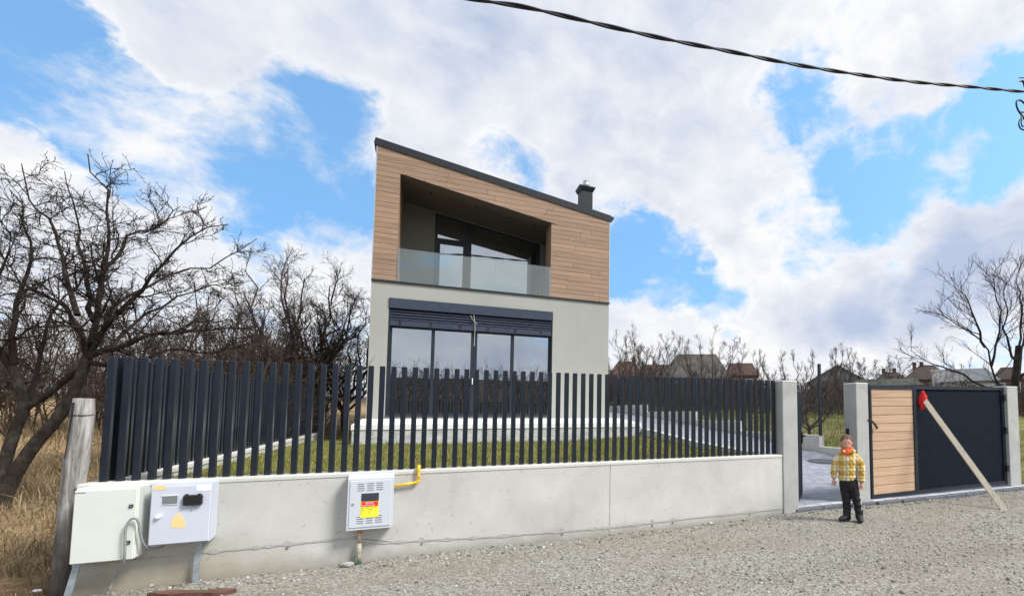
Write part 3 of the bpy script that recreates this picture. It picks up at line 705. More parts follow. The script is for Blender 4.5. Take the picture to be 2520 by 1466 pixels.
build('support_strap', MB().add([(-2.425, 5.70, .262), (-2.385, 5.70, .262), (-2.43, 5.69, -.03), (-2.47, 5.69, -.03), (-2.425, 5.715, .262), (-2.385, 5.715, .262), (-2.43, 5.705, -.03), (-2.47, 5.705, -.03)], [(0, 1, 2, 3), (7, 6, 5, 4), (0, 4, 5, 1), (1, 5, 6, 2), (2, 6, 7, 3), (3, 7, 4, 0)]), 'galv', c1)
c2 = thing('electricity_cabinet', (-1.81, 5.75, .345), 'bluish grey cabinet with meter window and faded orange warning triangle', 'cabinet')
build('body', MB().prismx([(5.682, .345), (WF-.004, .365), (WF-.004, .835), (5.682, .823)], -2.0, -1.617), 'cab2', c2)
dr = build('door', MB().bbox(-1.996, -1.622, 5.668, 5.680, .350, .818, .004), 'cab2', c2)
q2 = lambda x, y: ((500+.3362*x)/1.462, (1650+.3362*y)/1.462)
def onc2(x, y): return PY(*q2(x, y), 5.667)
a = onc2(255, 400); b = onc2(408, 478); wn_ = build('meter_window', MB().box(a[0], b[0], 5.664, 5.6675, b[2], a[2]), 'slot', dr)
build('window_rim', MB().box(a[0]-.004, b[0]+.004, 5.662, 5.6665, a[2]+.001, a[2]+.005).box(a[0]-.004, b[0]+.004, 5.662, 5.6665, b[2]-.005, b[2]-.001), 'white', wn_)
a = onc2(485, 385); b = onc2(685, 485); hood = build('fuse_handle', MB().bbox(a[0], b[0], 5.635, 5.666, b[2], a[2], .008), 'black', dr)
build('handle_ear', MB().box(a[0]+.012, a[0]+.03, 5.64, 5.66, a[2]-.004, a[2]+.008).box(b[0]-.03, b[0]-.012, 5.64, 5.66, a[2]-.004, a[2]+.008), 'black', hood)
p = onc2(585, 510); build('seal_tag', MB().tube([(p[0], 5.655, p[2]+.02), (p[0]+.001, 5.652, p[2]-.014)], .005, 6), 'conduit', hood)
p = onc2(213, 612); kn = build('knob', MB().disc((p[0], 5.655, p[2]), .016, 'Y', 16, .022), 'white', dr)
tri = [onc2(*t) for t in ((338, 735), (492, 735), (492, 660), (430, 572), (370, 625), (345, 680))]
build('warning_triangle', MB().prism([(t[0], t[2]) for t in tri], 5.6665, 5.6678), 'stickorange', dr)
a = onc2(165, 290); b = onc2(285, 330); build('faded_sticker', MB().box(a[0], b[0], 5.6665, 5.6678, b[2], a[2]), 'stickorange', dr)
a = onc2(620, 275); b = onc2(775, 335); build('white_label', MB().box(a[0], b[0], 5.6665, 5.6678, b[2], a[2]), 'white', dr)
build('support_leg', MB().add([(-1.73, 5.77, .36), (-1.695, 5.77, .36), (-1.70, 5.755, -.03), (-1.735, 5.755, -.03), (-1.73, 5.79, .36), (-1.695, 5.79, .36), (-1.70, 5.775, -.03), (-1.735, 5.775, -.03)], [(0, 1, 2, 3), (7, 6, 5, 4), (0, 4, 5, 1), (1, 5, 6, 2), (2, 6, 7, 3), (3, 7, 4, 0)]), 'galv', c2)
def smoothpath(pts, n=6):
    pts = [Vector(p) for p in pts]; out = []
    for i in range(len(pts)-1):
        p0, p1, p2, p3 = pts[max(i-1, 0)], pts[i], pts[i+1], pts[min(i+2, len(pts)-1)]
        for k in range(n):
            t = k/n; out.append(.5*((2*p1)+(p2-p0)*t+(2*p0-5*p1+4*p2-p3)*t*t+(3*p1-p0-3*p2+p3)*t**3))
    out.append(pts[-1]); return out
cp = [PY(*q(x, y), Y) for x, y, Y in ((565, 1400, 5.72), (600, 1310, 5.72), (680, 1180, 5.66), (722, 1060, 5.61), (728, 900, 5.60), (738, 760, 5.60), (780, 670, 5.60), (835, 650, 5.60), (872, 700, 5.61), (888, 820, 5.63), (925, 920, 5.66), (980, 965, 5.70), (1060, 965, 5.73), (1140, 935, 5.76))]
tag(build('cable_loop', MB().tube(smoothpath(cp), .0085, 8), 'conduit', None, cp[0], True), 'grey cable looping in front of the cream cabinet into the ground', 'cable')

gb_ = thing('gas_meter_box', (-.46, 5.75, .335), 'white gas meter box with slots and red-yellow sticker on the wall', 'meter box')
build('casing', MB().prismx([(5.69, .330), (WF-.003, .335), (WF-.003, .845), (5.73, .842), (5.69, .802)], -.650, -.279), 'gasbox', gb_)
gd = build('door', MB().bbox(-.634, -.294, 5.683, 5.6905, .352, .784, .003), 'gasbox', gb_)
gq = lambda x, y: PY((1200+.2865*x)/1.462, (1640+.2865*y)/1.462, 5.682)
def gq2(x, y): # un-skew the slight tilt of the photographed box
    p = gq(x, y); return p
for cols, y0 in (((305, 425, 540), 350), ((290, 408, 524), 762)):
    for ci, x0 in enumerate(cols):
        for r in range(4):
            yy = y0+r*27-ci*(8 if y0 < 500 else 10); a = gq(x0, yy); b = gq(x0+82, yy)
            z = (a[2]+b[2])/2; build('vent_slot', MB().box(a[0], b[0], 5.681, 5.6835, z-.0032, z+.0032), 'slot', gd)
a = gq(352, 470); b = gq(568, 560); wv = build('viewing_window', MB().box(a[0], b[0], 5.6805, 5.6835, b[2]+.002, a[2]), 'farglass', gd)
a = gq(350, 572); b = gq(556, 760); stk = build('sticker', MB().box(a[0]-.004, b[0]+.004, 5.6805, 5.6832, b[2], a[2]+.004), 'stickyellow', gd)
hd = build('sticker_header', MB().box(a[0]+.002, b[0]-.001, 5.6788, 5.6804, a[2]-.046, a[2]-.002), 'stickred', stk)
a0 = a; b0 = b
p = gq(243, 607); build('lock', MB().disc((p[0], 5.681, p[2]), .011, 'Y', 14, .006), 'conduit', gd)
def text(s, x, z, size, y, mat, parent):
    cu = bpy.data.curves.new('lettering', 'FONT'); cu.body = s; cu.size = size; cu.extrude = .0003
    o = bpy.data.objects.new('tmp', cu); COL.objects.link(o); dg = bpy.context.evaluated_depsgraph_get()
    me = bpy.data.meshes.new_from_object(o.evaluated_get(dg)); bpy.data.objects.remove(o)
    me.transform(Matrix.Rotation(math.pi/2, 4, 'X')); me.materials.clear()
    return link('lettering', me, mat, parent, (x, y, z))
text('BOXA', a0[0]+.034, a0[2]-.024, .024, 5.6784, 'white', hd); text('POSTURI A GAZ', a0[0]+.006, a0[2]-.041, .0145, 5.6784, 'white', hd)
for s, x, z in (('DN', .004, -.064), ('PMP', .040, -.064), ('PT', .078, -.063), ('TIP', .104, -.062), ('DL n', .004, -.080), ('Dn40', .062, -.078), ('L n', .004, -.097), ('24', .062, -.095), ('L n', .004, -.114), ('24', .062, -.112)):
    text(s, a0[0]+x, a0[2]+z, .0125, 5.680, 'ink', stk)
gp = thing('gas_pipe', (-.16, 5.80, .70), 'yellow gas pipe bending from the meter box over the wall', 'pipe')
build('run', MB().tube([(-.2795, 5.80, .704), (-.085, 5.80, .728)], .013, 10), 'yellow', gp, smooth=True)
build('elbow', MB().tube(smoothpath([(-.105, 5.80, .726), (-.078, 5.80, .733), (-.068, 5.80, .757)], 5), .0165, 10), 'yellow', gp, smooth=True)
build('riser', MB().tube([(-.068, 5.80, .75), (-.070, 5.80, .845)], .013, 10), 'yellow', gp, smooth=True)
build('top_elbow', MB().tube(smoothpath([(-.070, 5.80, .835), (-.070, 5.802, .868), (-.069, 5.83, .885), (-.066, 5.90, .875)], 5), .0175, 10), 'yellow', gp, smooth=True)
build('drop_pipe', MB().tube([(-.066, 5.89, .876), (-.066, 6.11, .86), (-.066, 6.12, .80)], .013, 10), 'yellow', gp, smooth=True)
gs = thing('gas_riser', (-.545, 5.77, -.02), 'flaking white riser pipe with rusty orange fitting under the meter box', 'pipe')
build('fitting', MB().tube([(-.549, 5.775, .325), (-.549, 5.775, .285)], .020, 12), 'rustorange', gs, smooth=True)
build('neck', MB().tube([(-.549, 5.775, .29), (-.548, 5.775, .20)], .013, 10), 'chalk', gs, smooth=True)
build('sleeve', MB().tube([(-.548, 5.775, .19), (-.548, 5.775, .01)], .019, 12), 'chalk', gs, smooth=True)
build('collar', MB().tube([(-.548, 5.775, .10), (-.548, 5.775, .11)], .0205, 12), 'conduit', gs)
build('earth_wire', MB().tube(smoothpath([(-.560, 5.765, .09), (-.578, 5.76, .07), (-.580, 5.755, -.01)], 4), .005, 6), 'greenrag', gs)
build('plastic_foot', MB().bbox(-.575, -.525, 5.745, 5.80, -.01, .018, .008), 'greenrag', gs)

# weathered post, slab, stones
rp = thing('wooden_post', (-2.60, 5.90, -.02), 'weathered grey wooden post leaning beside the end of the garden wall', 'post')
pts = []; rad = []
for i in range(14):
    t = i/13; pts.append((-2.572+.040*t+.004*math.sin(t*9), 5.92, -.08+1.615*t)); rad.append((.072-.004*t)*(1+.05*math.sin(i*2.3))*(1 if i < 13 else .93))
mb = MB().tube(pts, rad, 18); vs = []
for (x, y, z) in mb.v:
    a = math.atan2(y-5.92, x+2.55); k = 1+.05*math.sin(5*a+z*2)+.04*math.sin(11*a-z*3); vs.append((-2.55+(x+2.55)*k, 5.92+(y-5.92)*k, z))
mb.v = vs; build('log', mb, 'post', rp, smooth=True)
build('split', MB().tube([(-2.563, 5.850, 1.50), (-2.572, 5.849, 1.30), (-2.584, 5.847, 1.05)], [.008, .006, .003], 6), 'black', rp)
build('wire_band', MB().tube([(-2.535+.074*math.cos(a), 5.92+.074*math.sin(a), 1.40+.004*math.sin(a)) for a in np.linspace(0, 6.28, 20)], .004, 6), 'black', rp)
p = PZ(470, 1457, .02)
mb = MB(); n = 15; ring = [(p[0]+.27*math.cos(a)*(1+.2*math.sin(3*a)), p[1]+.07*math.sin(a)*(1+.3*math.cos(2*a))-.10*math.cos(a)) for a in np.linspace(0, 6.28, n, False)]
mb.add([(x, y, -.03) for x, y in ring]+[(x, y, .022+.012*random.random()) for x, y in ring], [tuple(range(n-1, -1, -1)), tuple(range(n, 2*n))]+[(i, (i+1) % n, (i+1) % n+n, i+n) for i in range(n)])
tag(build('stone_slab', mb, 'rustslab', None, (p[0], p[1], -.01)), 'flat rust-brown slab half buried in gravel below the cabinets', 'slab')
def rock(p, s, label, mat='white'):
    mb = MB().ell((p[0], p[1], p[2]), s*1.3, s*.8, s*.5, 9, 6); mb.v = [(x+random.uniform(-.15, .15)*s, y+random.uniform(-.15, .15)*s, z) for x, y, z in mb.v]
    return tag(build('stone', mb, mat, None, p), label, 'stone')
rock(PZ(92, 1452, .01), .022, 'small white stone on the dirt at the foot of the wooden post')
rock((-.63, 5.72, .02), .045, 'pale stone lying at the foot of the gas riser', 'oldconc')

# ------------------------------------------------------------------ the house
HY = 13.0
XL, XR, ZF = -1.215, 4.250, 1.31
OL, OR, OB = -.738, 2.690, 4.385
top = lambda x: 7.440-(x+1.22)*.1515        # underside of the roof edge
opt = lambda x: 6.885-(x+.738)*.1665        # upper edge of the balcony opening
hs = thing('modern_house', (1.5, 17.5, .8), 'modern two-storey house with sloping roof, wood cladding and balcony', 'house')
# walls
lw = MB()
WX0, WX1, WZ0, WZ1 = -.862, 2.770, 1.385, 4.012
lw.box(XL, WX0, HY, HY+.30, .5, OB-.03); lw.box(WX1, XR, HY, HY+.30, .5, OB-.03)
lw.box(WX0-.0, WX1, HY, HY+.30, WZ1, OB-.03); lw.box(WX0, WX1, HY, HY+.30, .5, WZ0)
build('front_wall', lw, 'stucco', hs)
build('left_wall', MB().prismx([(HY+.30, .5), (HY+9, .5), (HY+9, top(XL)-.02), (HY+.05, top(XL)-.02), (HY+.05, OB), (HY+.30, OB)], XL+.012, XL+.25), 'stucco', hs)
build('right_wall', MB().prismx([(HY+.30, .5), (HY+9, .5), (HY+9, top(XR)-.02), (HY+.05, top(XR)-.02), (HY+.05, OB), (HY+.30, OB)], XR-.25, XR-.012), 'stucco', hs)
build('back_wall', MB().prism([(XL+.25, .5), (XR-.25, .5), (XR-.25, top(XR-.25)-.02), (XL+.25, top(XL+.25)-.02)], HY+8.7, HY+9), 'stucco', hs)
RB = 14.7                                    # balcony back plane
build('balcony_floor', MB().box(OL-.02, 3.0, HY+.03, RB+.3, OB-.2, OB+.02), 'stucco', hs)
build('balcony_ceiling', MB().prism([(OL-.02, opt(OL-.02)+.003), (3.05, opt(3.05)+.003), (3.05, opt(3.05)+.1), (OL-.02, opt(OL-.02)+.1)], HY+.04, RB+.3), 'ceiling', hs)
wtop = lambda x: 6.735-(x-.013)*.165
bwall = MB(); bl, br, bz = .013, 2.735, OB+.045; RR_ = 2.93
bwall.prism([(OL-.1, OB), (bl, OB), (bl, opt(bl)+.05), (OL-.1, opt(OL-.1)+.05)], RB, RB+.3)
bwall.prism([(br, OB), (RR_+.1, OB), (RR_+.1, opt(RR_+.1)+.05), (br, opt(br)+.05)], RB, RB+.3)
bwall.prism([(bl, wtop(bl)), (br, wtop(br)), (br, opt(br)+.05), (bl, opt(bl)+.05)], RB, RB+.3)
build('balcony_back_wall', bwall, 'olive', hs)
for x0, x1, y1 in ((OL-.02, OL, RB), (OR, OR+.02, HY+.62)):
    build('balcony_reveal', MB().prism([(x0, OB), (x1, OB), (x1, opt(x1)), (x0, opt(x0))], HY+.02, y1), 'cladding', hs)
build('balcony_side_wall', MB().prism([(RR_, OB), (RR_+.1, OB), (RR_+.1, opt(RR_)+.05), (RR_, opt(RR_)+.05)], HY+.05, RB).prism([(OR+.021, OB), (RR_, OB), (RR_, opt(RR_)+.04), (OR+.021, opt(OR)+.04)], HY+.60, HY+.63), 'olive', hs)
for k, (u, v) in enumerate(((1065, 480), (1203, 541), (1285, 571), (1333, 586))):
    yy = HY+.55; x = (-.1, .95, 1.75, 2.35)[k]; build('downlight', MB().tube([(x, yy, opt(x)+.004), (x, yy, opt(x)-.014)], .035, 12), 'black', hs)
# upper front: backing and boards
bk = MB()
bk.prism([(XL+.01, OB), (OL-.012, OB), (OL-.012, top(OL)-.01), (XL+.01, top(XL)-.01)], HY-.004, HY+.05)
bk.prism([(OR+.012, OB), (XR-.01, OB), (XR-.01, top(XR)-.01), (OR+.012, top(OR)-.01)], HY-.004, HY+.05)
bk.prism([(OL-.013, opt(OL)+.012), (OR+.013, opt(OR)+.012), (OR+.013, top(OR)-.01), (OL-.013, top(OL)-.01)], HY-.003, HY+.05)
clad = build('cladding', bk, 'black', hs)
def clip(poly, a, b, c):                    # keep a*x+b*z <= c
    out = []
    for i in range(len(poly)):
        p, q_ = poly[i], poly[(i+1) % len(poly)]; dp = a*p[0]+b*p[1]-c; dq = a*q_[0]+b*q_[1]-c
        if dp <= 0: out.append(p)
        if (dp < 0 < dq) or (dq < 0 < dp): t = dp/(dp-dq); out.append((p[0]+(q_[0]-p[0])*t, p[1]+(q_[1]-p[1])*t))
    return out
def area(p): return abs(sum(p[i][0]*p[(i+1) % len(p)][1]-p[(i+1) % len(p)][0]*p[i][1] for i in range(len(p))))/2
r3 = random.Random(5); z = OB+.012; CH = .118; row = 0
roofc = 7.440+1.22*-.1515*-1 if False else None
def board(x0, x1, z0, z1, undercut):
    p = [(x0, z0), (x1, z0), (x1, z1), (x0, z1)]
    p = clip(p, .1515, 1, 7.440-1.22*.1515)          # below the roof
    if undercut: p = clip(p, -.1665, -1, -(6.885-.738*.1665+.0)) if len(p) > 2 else p
    if len(p) > 2 and area(p) > .0015:
        build('cladding_board', MB().prism(p, HY-.022+r3.uniform(-.0015, .0015), HY-.006), 'cladding', clad)
while z < 7.45:
    z0, z1 = z, z+CH-.007; mid = (z0+z1)/2
    cuts = [XL]; x = XL+r3.uniform(.5, 1.9)
    while x < XR-.25: cuts.append(x); x += r3.uniform(1.3, 2.1)
    cuts.append(XR)
    for a, b in zip(cuts[:-1], cuts[1:]):
        a_, b_ = a+.003, b-.003
        if mid > opt(OL): board(a_, b_, z0, z1, False); continue
        if a_ < OL: board(a_, min(b_, OL), z0, z1, False)
        if mid > opt(OR)-.02:
            if b_ > OL: board(max(a_, OL), b_, z0, z1, True)
        elif b_ > OR: board(max(a_, OR), b_, z0, z1, False)
    z += CH
build('trim_strip', MB().box(XL-.006, XR+.012, HY-.034, HY+.02, OB-.028, OB+.010), 'anthracite', hs)
for x0, x1 in ((XL-.008, XL+.010), (XR-.010, XR+.008)): build('corner_trim', MB().prism([(x0, OB+.011), (x1, OB+.011), (x1, top(x1)-.002), (x0, top(x0)-.002)], HY-.026, HY+.04), 'galv', hs)
# roof
def rt_(x): return 7.607-(x+1.244)*.1508
rf = build('roof', MB().prism([(XL-.035, top(XL-.035)), (XR+.02, top(XR+.02)), (XR+.02, rt_(XR+.02)), (XL-.035, rt_(XL-.035))], HY-.045, HY+9.2), 'roofmetal', hs)
build('eaves_gutter', MB().prism([(XR+.021, 6.62), (XR+.09, 6.66), (XR+.12, 6.72), (XR+.12, 6.745), (XR+.021, 6.762)], HY-.03, HY+9.1), 'roofmetal', rf)
build('verge_flashing', MB().prism([(XL-.036, rt_(XL)-.01), (XL-.06, 7.50), (XL-.036, 7.34), (XL-.020, 7.34), (XL-.020, 7.42)], HY-.03, HY+9.1), 'roofmetal', rf)
ch = build('chimney', MB().box(3.455, 3.765, HY-.02, HY+.32, 6.70, 7.395), 'roofmetal', rf)
mb = MB(); a = [(3.395, HY-.08), (3.825, HY-.08), (3.825, HY+.38), (3.395, HY+.38)]; b = [(3.44, HY-.035), (3.78, HY-.035), (3.78, HY+.335), (3.44, HY+.335)]
mb.add([(x, y, 7.34) for x, y in b]+[(x, y, 7.43) for x, y in a]+[(x, y, 7.455) for x, y in a], [(3, 2, 1, 0)]+[(i, (i+1) % 4, (i+1) % 4+4, i+4) for i in range(4)]+[(i+4, (i+1) % 4+4, (i+1) % 4+8, i+8) for i in range(4)]+[(8, 9, 10, 11)])
chc = build('chimney_cap', mb, 'roofmetal', rf)
build('flue', MB().loft([(3.61, HY+.08, 7.45, .10, .10), (3.61, HY+.08, 7.54, .095, .095), (3.61, HY+.08, 7.64, .075, .075)], 20), 'steel', rf, smooth=True)
# ground-floor window
FY = HY+.10
wd = build('sliding_window', MB().box(WX0+.002, WX0+.075, FY, FY+.09, WZ0, 3.76).box(WX1-.075, WX1-.002, FY, FY+.09, WZ0, 3.76).box(WX0+.076, WX1-.076, FY, FY+.09, WZ0, WZ0+.06).box(WX0+.076, WX1-.076, FY+.01, FY+.09, 3.36, 3.76), 'anthracite', hs)
ms = [(-.786, .01), (.085, .865), (1.005, 1.775), (1.855, 2.694)]
for x0, x1 in ((.01, .085), (.866, 1.004), (1.776, 1.854)): build('window_stile', MB().box(x0+.001, x1-.001, FY+.002, FY+.088, WZ0+.061, 3.359), 'anthracite', wd)
for x0, x1 in ms: build('pane', MB().box(x0, x1, FY+.04, FY+.06, WZ0+.061, 3.359), 'glass', wd)
hp = build('door_pull', MB().bbox(.905, .925, FY-.035, FY-.004, 2.12, 2.27, .004), 'white', wd)
build('door_pull', MB().bbox(.955, .962, FY-.030, FY-.004, 2.12, 2.26, .002), 'white', wd)
build('window_sill', MB().box(WX0+.003, WX1-.003, HY-.03, FY+.02, WZ0-.03, WZ0-.002), 'anthracite', wd)
sb = build('shutter_box', MB().bbox(WX0, WX1, HY-.025, HY+.20, 3.785, 4.010, .006), 'shutter', hs)
for k, z in enumerate((3.735, 3.672, 3.610, 3.548)):
    build('shutter_slat', MB().prismx([(HY+.045, z-.030), (HY+.020, z-.018), (HY+.020, z+.010), (HY+.055, z+.027), (HY+.065, z+.027), (HY+.06, z-.030)], WX0+.03, WX1-.03), 'shutter', sb)
bb = build('bottom_bar', MB().bbox(WX0+.03, WX1-.03, HY+.02, HY+.06, 3.395, 3.514, .005), 'shutter', sb)
for k in range(6): x = -.63+k*.622; build('slat_clip', MB().bbox(x-.025, x+.025, HY+.012, HY+.03, 3.425, 3.53, .004), 'black', bb)
for x0, x1 in ((WX0+.001, WX0+.03), (WX1-.03, WX1-.001)): build('guide_rail', MB().box(x0, x1, HY+.015, HY+.095, WZ0, 3.783), 'anthracite', sb)
z_ = lambda u, v: PY(u, v, HY-.03)
cdp = [z_(1166, 775), z_(1169, 800), z_(1168, 830), z_(1167, 852)]
wc = build('hanging_cord', MB().tube(smoothpath(cdp), .006, 6).tube(smoothpath([z_(1158, 776), z_(1164, 787), z_(1175, 797)]), .005, 6), 'cord', sb, smooth=True)
# balcony window
FB = RB+.03
bf = MB(); fwid = .07
bf.prism([(bl, OB+.02), (bl+fwid, OB+.02), (bl+fwid, wtop(bl+fwid)), (bl, wtop(bl))], FB, FB+.09)
bf.prism([(br-fwid, OB+.02), (br, OB+.02), (br, wtop(br)), (br-fwid, wtop(br-fwid))], FB, FB+.09)
bf.prism([(bl+fwid, wtop(bl+fwid)-fwid), (br-fwid, wtop(br-fwid)-fwid), (br-fwid, wtop(br-fwid)), (bl+fwid, wtop(bl+fwid))], FB+.001, FB+.089)
bf.box(bl+fwid, br-fwid, FB+.001, FB+.089, OB+.02, OB+.08)
bfo = build('balcony_window', bf, 'anthracite', hs)
mx0, mx1 = .775, .915
build('window_mullion', MB().prism([(mx0, OB+.081), (mx1, OB+.081), (mx1, wtop(mx1)-fwid-.001), (mx0, wtop(mx0)-fwid-.001)], FB-.004, FB+.085), 'anthracite', bfo)
build('window_transom', MB().box(bl+fwid+.001, mx0-.001, FB-.003, FB+.086, 6.00, 6.07), 'anthracite', bfo)
dl = build('balcony_door', MB().box(bl+.072, bl+.135, FB-.012, FB+.07, OB+.082, 5.999).box(mx0-.065, mx0-.001, FB-.012, FB+.07, OB+.082, 5.999).box(bl+.136, mx0-.066, FB-.012, FB+.07, 5.93, 5.999).box(bl+.136, mx0-.066, FB-.012, FB+.07, OB+.082, OB+.15), 'anthracite', bfo)
build('door_handle', MB().bbox(mx0-.045, mx0-.02, FB-.05, FB-.013, 5.18, 5.32, .004), 'black', dl)
build('pane', MB().box(bl+.136, mx0-.066, FB+.03, FB+.05, OB+.151, 5.929), 'glass', bfo)
build('pane', MB().prism([(bl+fwid, 6.071), (mx0-.001, 6.071), (mx0-.001, wtop(mx0)-fwid-.001), (bl+fwid, wtop(bl+fwid)-fwid-.001)], FB+.03, FB+.05), 'glass', bfo)
build('pane', MB().prism([(mx1+.001, OB+.081), (br-fwid-.001, OB+.081), (br-fwid-.001, wtop(br-fwid)-fwid-.001), (mx1+.001, wtop(mx1)-fwid-.001)], FB+.03, FB+.05), 'glass', bfo)
bal = build('glass_balustrade', MB().box(OL+.004, 1.36, HY-.008, HY+.008, OB+.012, 5.160), 'balglass', hs)
build('glass_panel', MB().box(1.366, OR-.02, HY-.008, HY+.008, OB+.012, 5.160), 'balglass', bal)
build('clamp_profile', MB().box(OR-.018, OR-.002, HY-.012, HY+.012, OB+.012, 5.158), 'galv', bal)
# terrace
tr_ = thing('terrace', (1.6, 12.1, .6), 'white-topped terrace with a mouldy concrete front before the house', 'terrace')
build('terrace_base', MB().prismx([(11.215, .5), (12.99, .5), (12.99, 1.24), (11.215, 1.12)], -1.26, 4.47), 'terrace', tr_)
build('terrace_slab', MB().prismx([(11.20, 1.121), (12.985, 1.241), (12.985, 1.318), (11.20, 1.215)], -1.275, 4.485), 'white_slab', tr_)

# ------------------------------------------------------------------ vectorised branches
def nrm(a): return a/np.maximum(np.linalg.norm(a, axis=-1, keepdims=True), 1e-9)
def tubes(P, R, sides=3):
    """P (N,n,3) polylines, R (N,n) radii -> quads"""
    n_, n = P.shape[:2]; T = np.empty_like(P); T[:, 1:-1] = P[:, 2:]-P[:, :-2]; T[:, 0] = P[:, 1]-P[:, 0]; T[:, -1] = P[:, -1]-P[:, -2]; T = nrm(T)
    ref = np.where(np.abs(T[:, :1, 2:]) < .9, np.array([0, 0, 1.]), np.array([1., 0, 0])); A = nrm(np.cross(T, np.broadcast_to(ref, T.shape))); B = np.cross(T, A)
    an = np.arange(sides)*2*math.pi/sides
    V = P[:, :, None]+R[:, :, None, None]*(A[:, :, None]*np.cos(an)[None, None, :, None]+B[:, :, None]*np.sin(an)[None, None, :, None])
    base = (np.arange(n_)*n*sides)[:, None, None]; i = (np.arange(n-1)*sides)[None, :, None]; k = np.arange(sides)[None, None, :]; k2 = (k+1) % sides
    Fq = np.stack([base+i+k, base+i+k2, base+i+sides+k2, base+i+sides+k], -1)
    return V.reshape(-1, 3), Fq.reshape(-1, 4)
def merge(lst):
    V = []; Fs = []; o = 0
    for v, f in lst: V.append(v); Fs.append(f+o); o += len(v)
    return np.concatenate(V), np.concatenate(Fs)
def grow(P, R, m_, L0, L1, ang, upb, wig, npts, rr, tmin=.2, tmax=1., rmin=.002, outward=None):
    n_, n = P.shape[:2]; rg = RNG
    t = tmin+(tmax-tmin)*((np.arange(m_)[None]+rg.random((n_, m_)))/m_); s = t*(n-1); i = np.minimum(s.astype(int), n-2); f = s-i
    idx = np.arange(n_)[:, None]; p0 = P[idx, i]*(1-f)[..., None]+P[idx, i+1]*f[..., None]; r0 = R[idx, i]*(1-f)+R[idx, i+1]*f
    tg = nrm(P[idx, i+1]-P[idx, i]); rv = rg.normal(size=tg.shape); pr_ = nrm(rv-tg*(rv*tg).sum(-1, keepdims=True))
    a = ang*rg.uniform(.6, 1.35, (n_, m_))[..., None]; d = nrm(tg*np.cos(a)+pr_*np.sin(a)+np.array([0, 0, 1.])*upb)
    ln = (rg.uniform(L0, L1, (n_, m_))*(1.15-.55*t))
    p0 = p0.reshape(-1, 3); d = d.reshape(-1, 3); ln = ln.ravel(); r0 = np.maximum(r0.ravel()*rr, rmin)
    out = [p0]; cur = p0; dd = d
    for k in range(npts-1):
        dd = nrm(dd+rg.normal(size=dd.shape)*wig+np.array([0, 0, 1.])*upb*.35); cur = cur+dd*(ln/(npts-1))[:, None]; out.append(cur)
    C = np.stack(out, 1); RR = r0[:, None]*np.linspace(1, .35, npts)[None]
    return C, np.maximum(RR, rmin*.6)
def poly_interp(pts, n):
    pts = np.array(smoothpath(pts, 5)); s = np.concatenate([[0], np.cumsum(np.linalg.norm(np.diff(pts, axis=0), axis=1))]); t = np.linspace(0, s[-1], n)
    return np.stack([np.interp(t, s, pts[:, k]) for k in range(3)], 1)

def tree_object(label, base, limbs_P, limbs_R, trunk, levels, mats, cat='tree', group=None, name='bare_tree'):
    """trunk: (V,F); levels: list of kwargs for grow"""
    t = thing(name, base, label, cat, group)
    np_mesh('trunk', trunk[0], trunk[1], mats[0], True, t, Vector(base))
    geo = [tubes(limbs_P, limbs_R, 6)]; P, R = limbs_P, limbs_R
    for lv in levels:
        sides = lv.pop('sides', 3); P, R = grow(P, R, **lv); geo.append(tubes(P, R, sides))
    V, Fq = merge(geo); np_mesh('crown', V, Fq, mats[1], False, t, Vector(base)); return t

# --- the big leaning fruit tree on the left (limbs traced, at its own distance)
def LP(pts): return [tuple(PY(u, v, Y)) for u, v, Y in pts]
base = PY(-6, 1240, 9.4)
tk = [poly_interp(LP([(-10, 1270, 9.4), (40, 1160, 9.4), (92, 1085, 9.35), (145, 1025, 9.3), (190, 950, 9.2), (214, 880, 9.2)]), 14),
      poly_interp(LP([(-30, 1270, 9.6), (10, 1140, 9.7), (40, 1050, 9.7), (60, 1000, 9.7), (30, 905, 9.8), (-40, 820, 9.9)]), 14),
      poly_interp(LP([(60, 1005, 9.7), (110, 975, 9.6), (165, 930, 9.5), (205, 905, 9.3), (214, 880, 9.2)]), 14)]
tr3 = [np.linspace(.078, .050, 14), np.linspace(.070, .040, 14), np.linspace(.042, .038, 14)]
trunkg = merge([tubes(p[None], r[None], 10) for p, r in zip(tk, tr3)])
C0 = (214, 880)
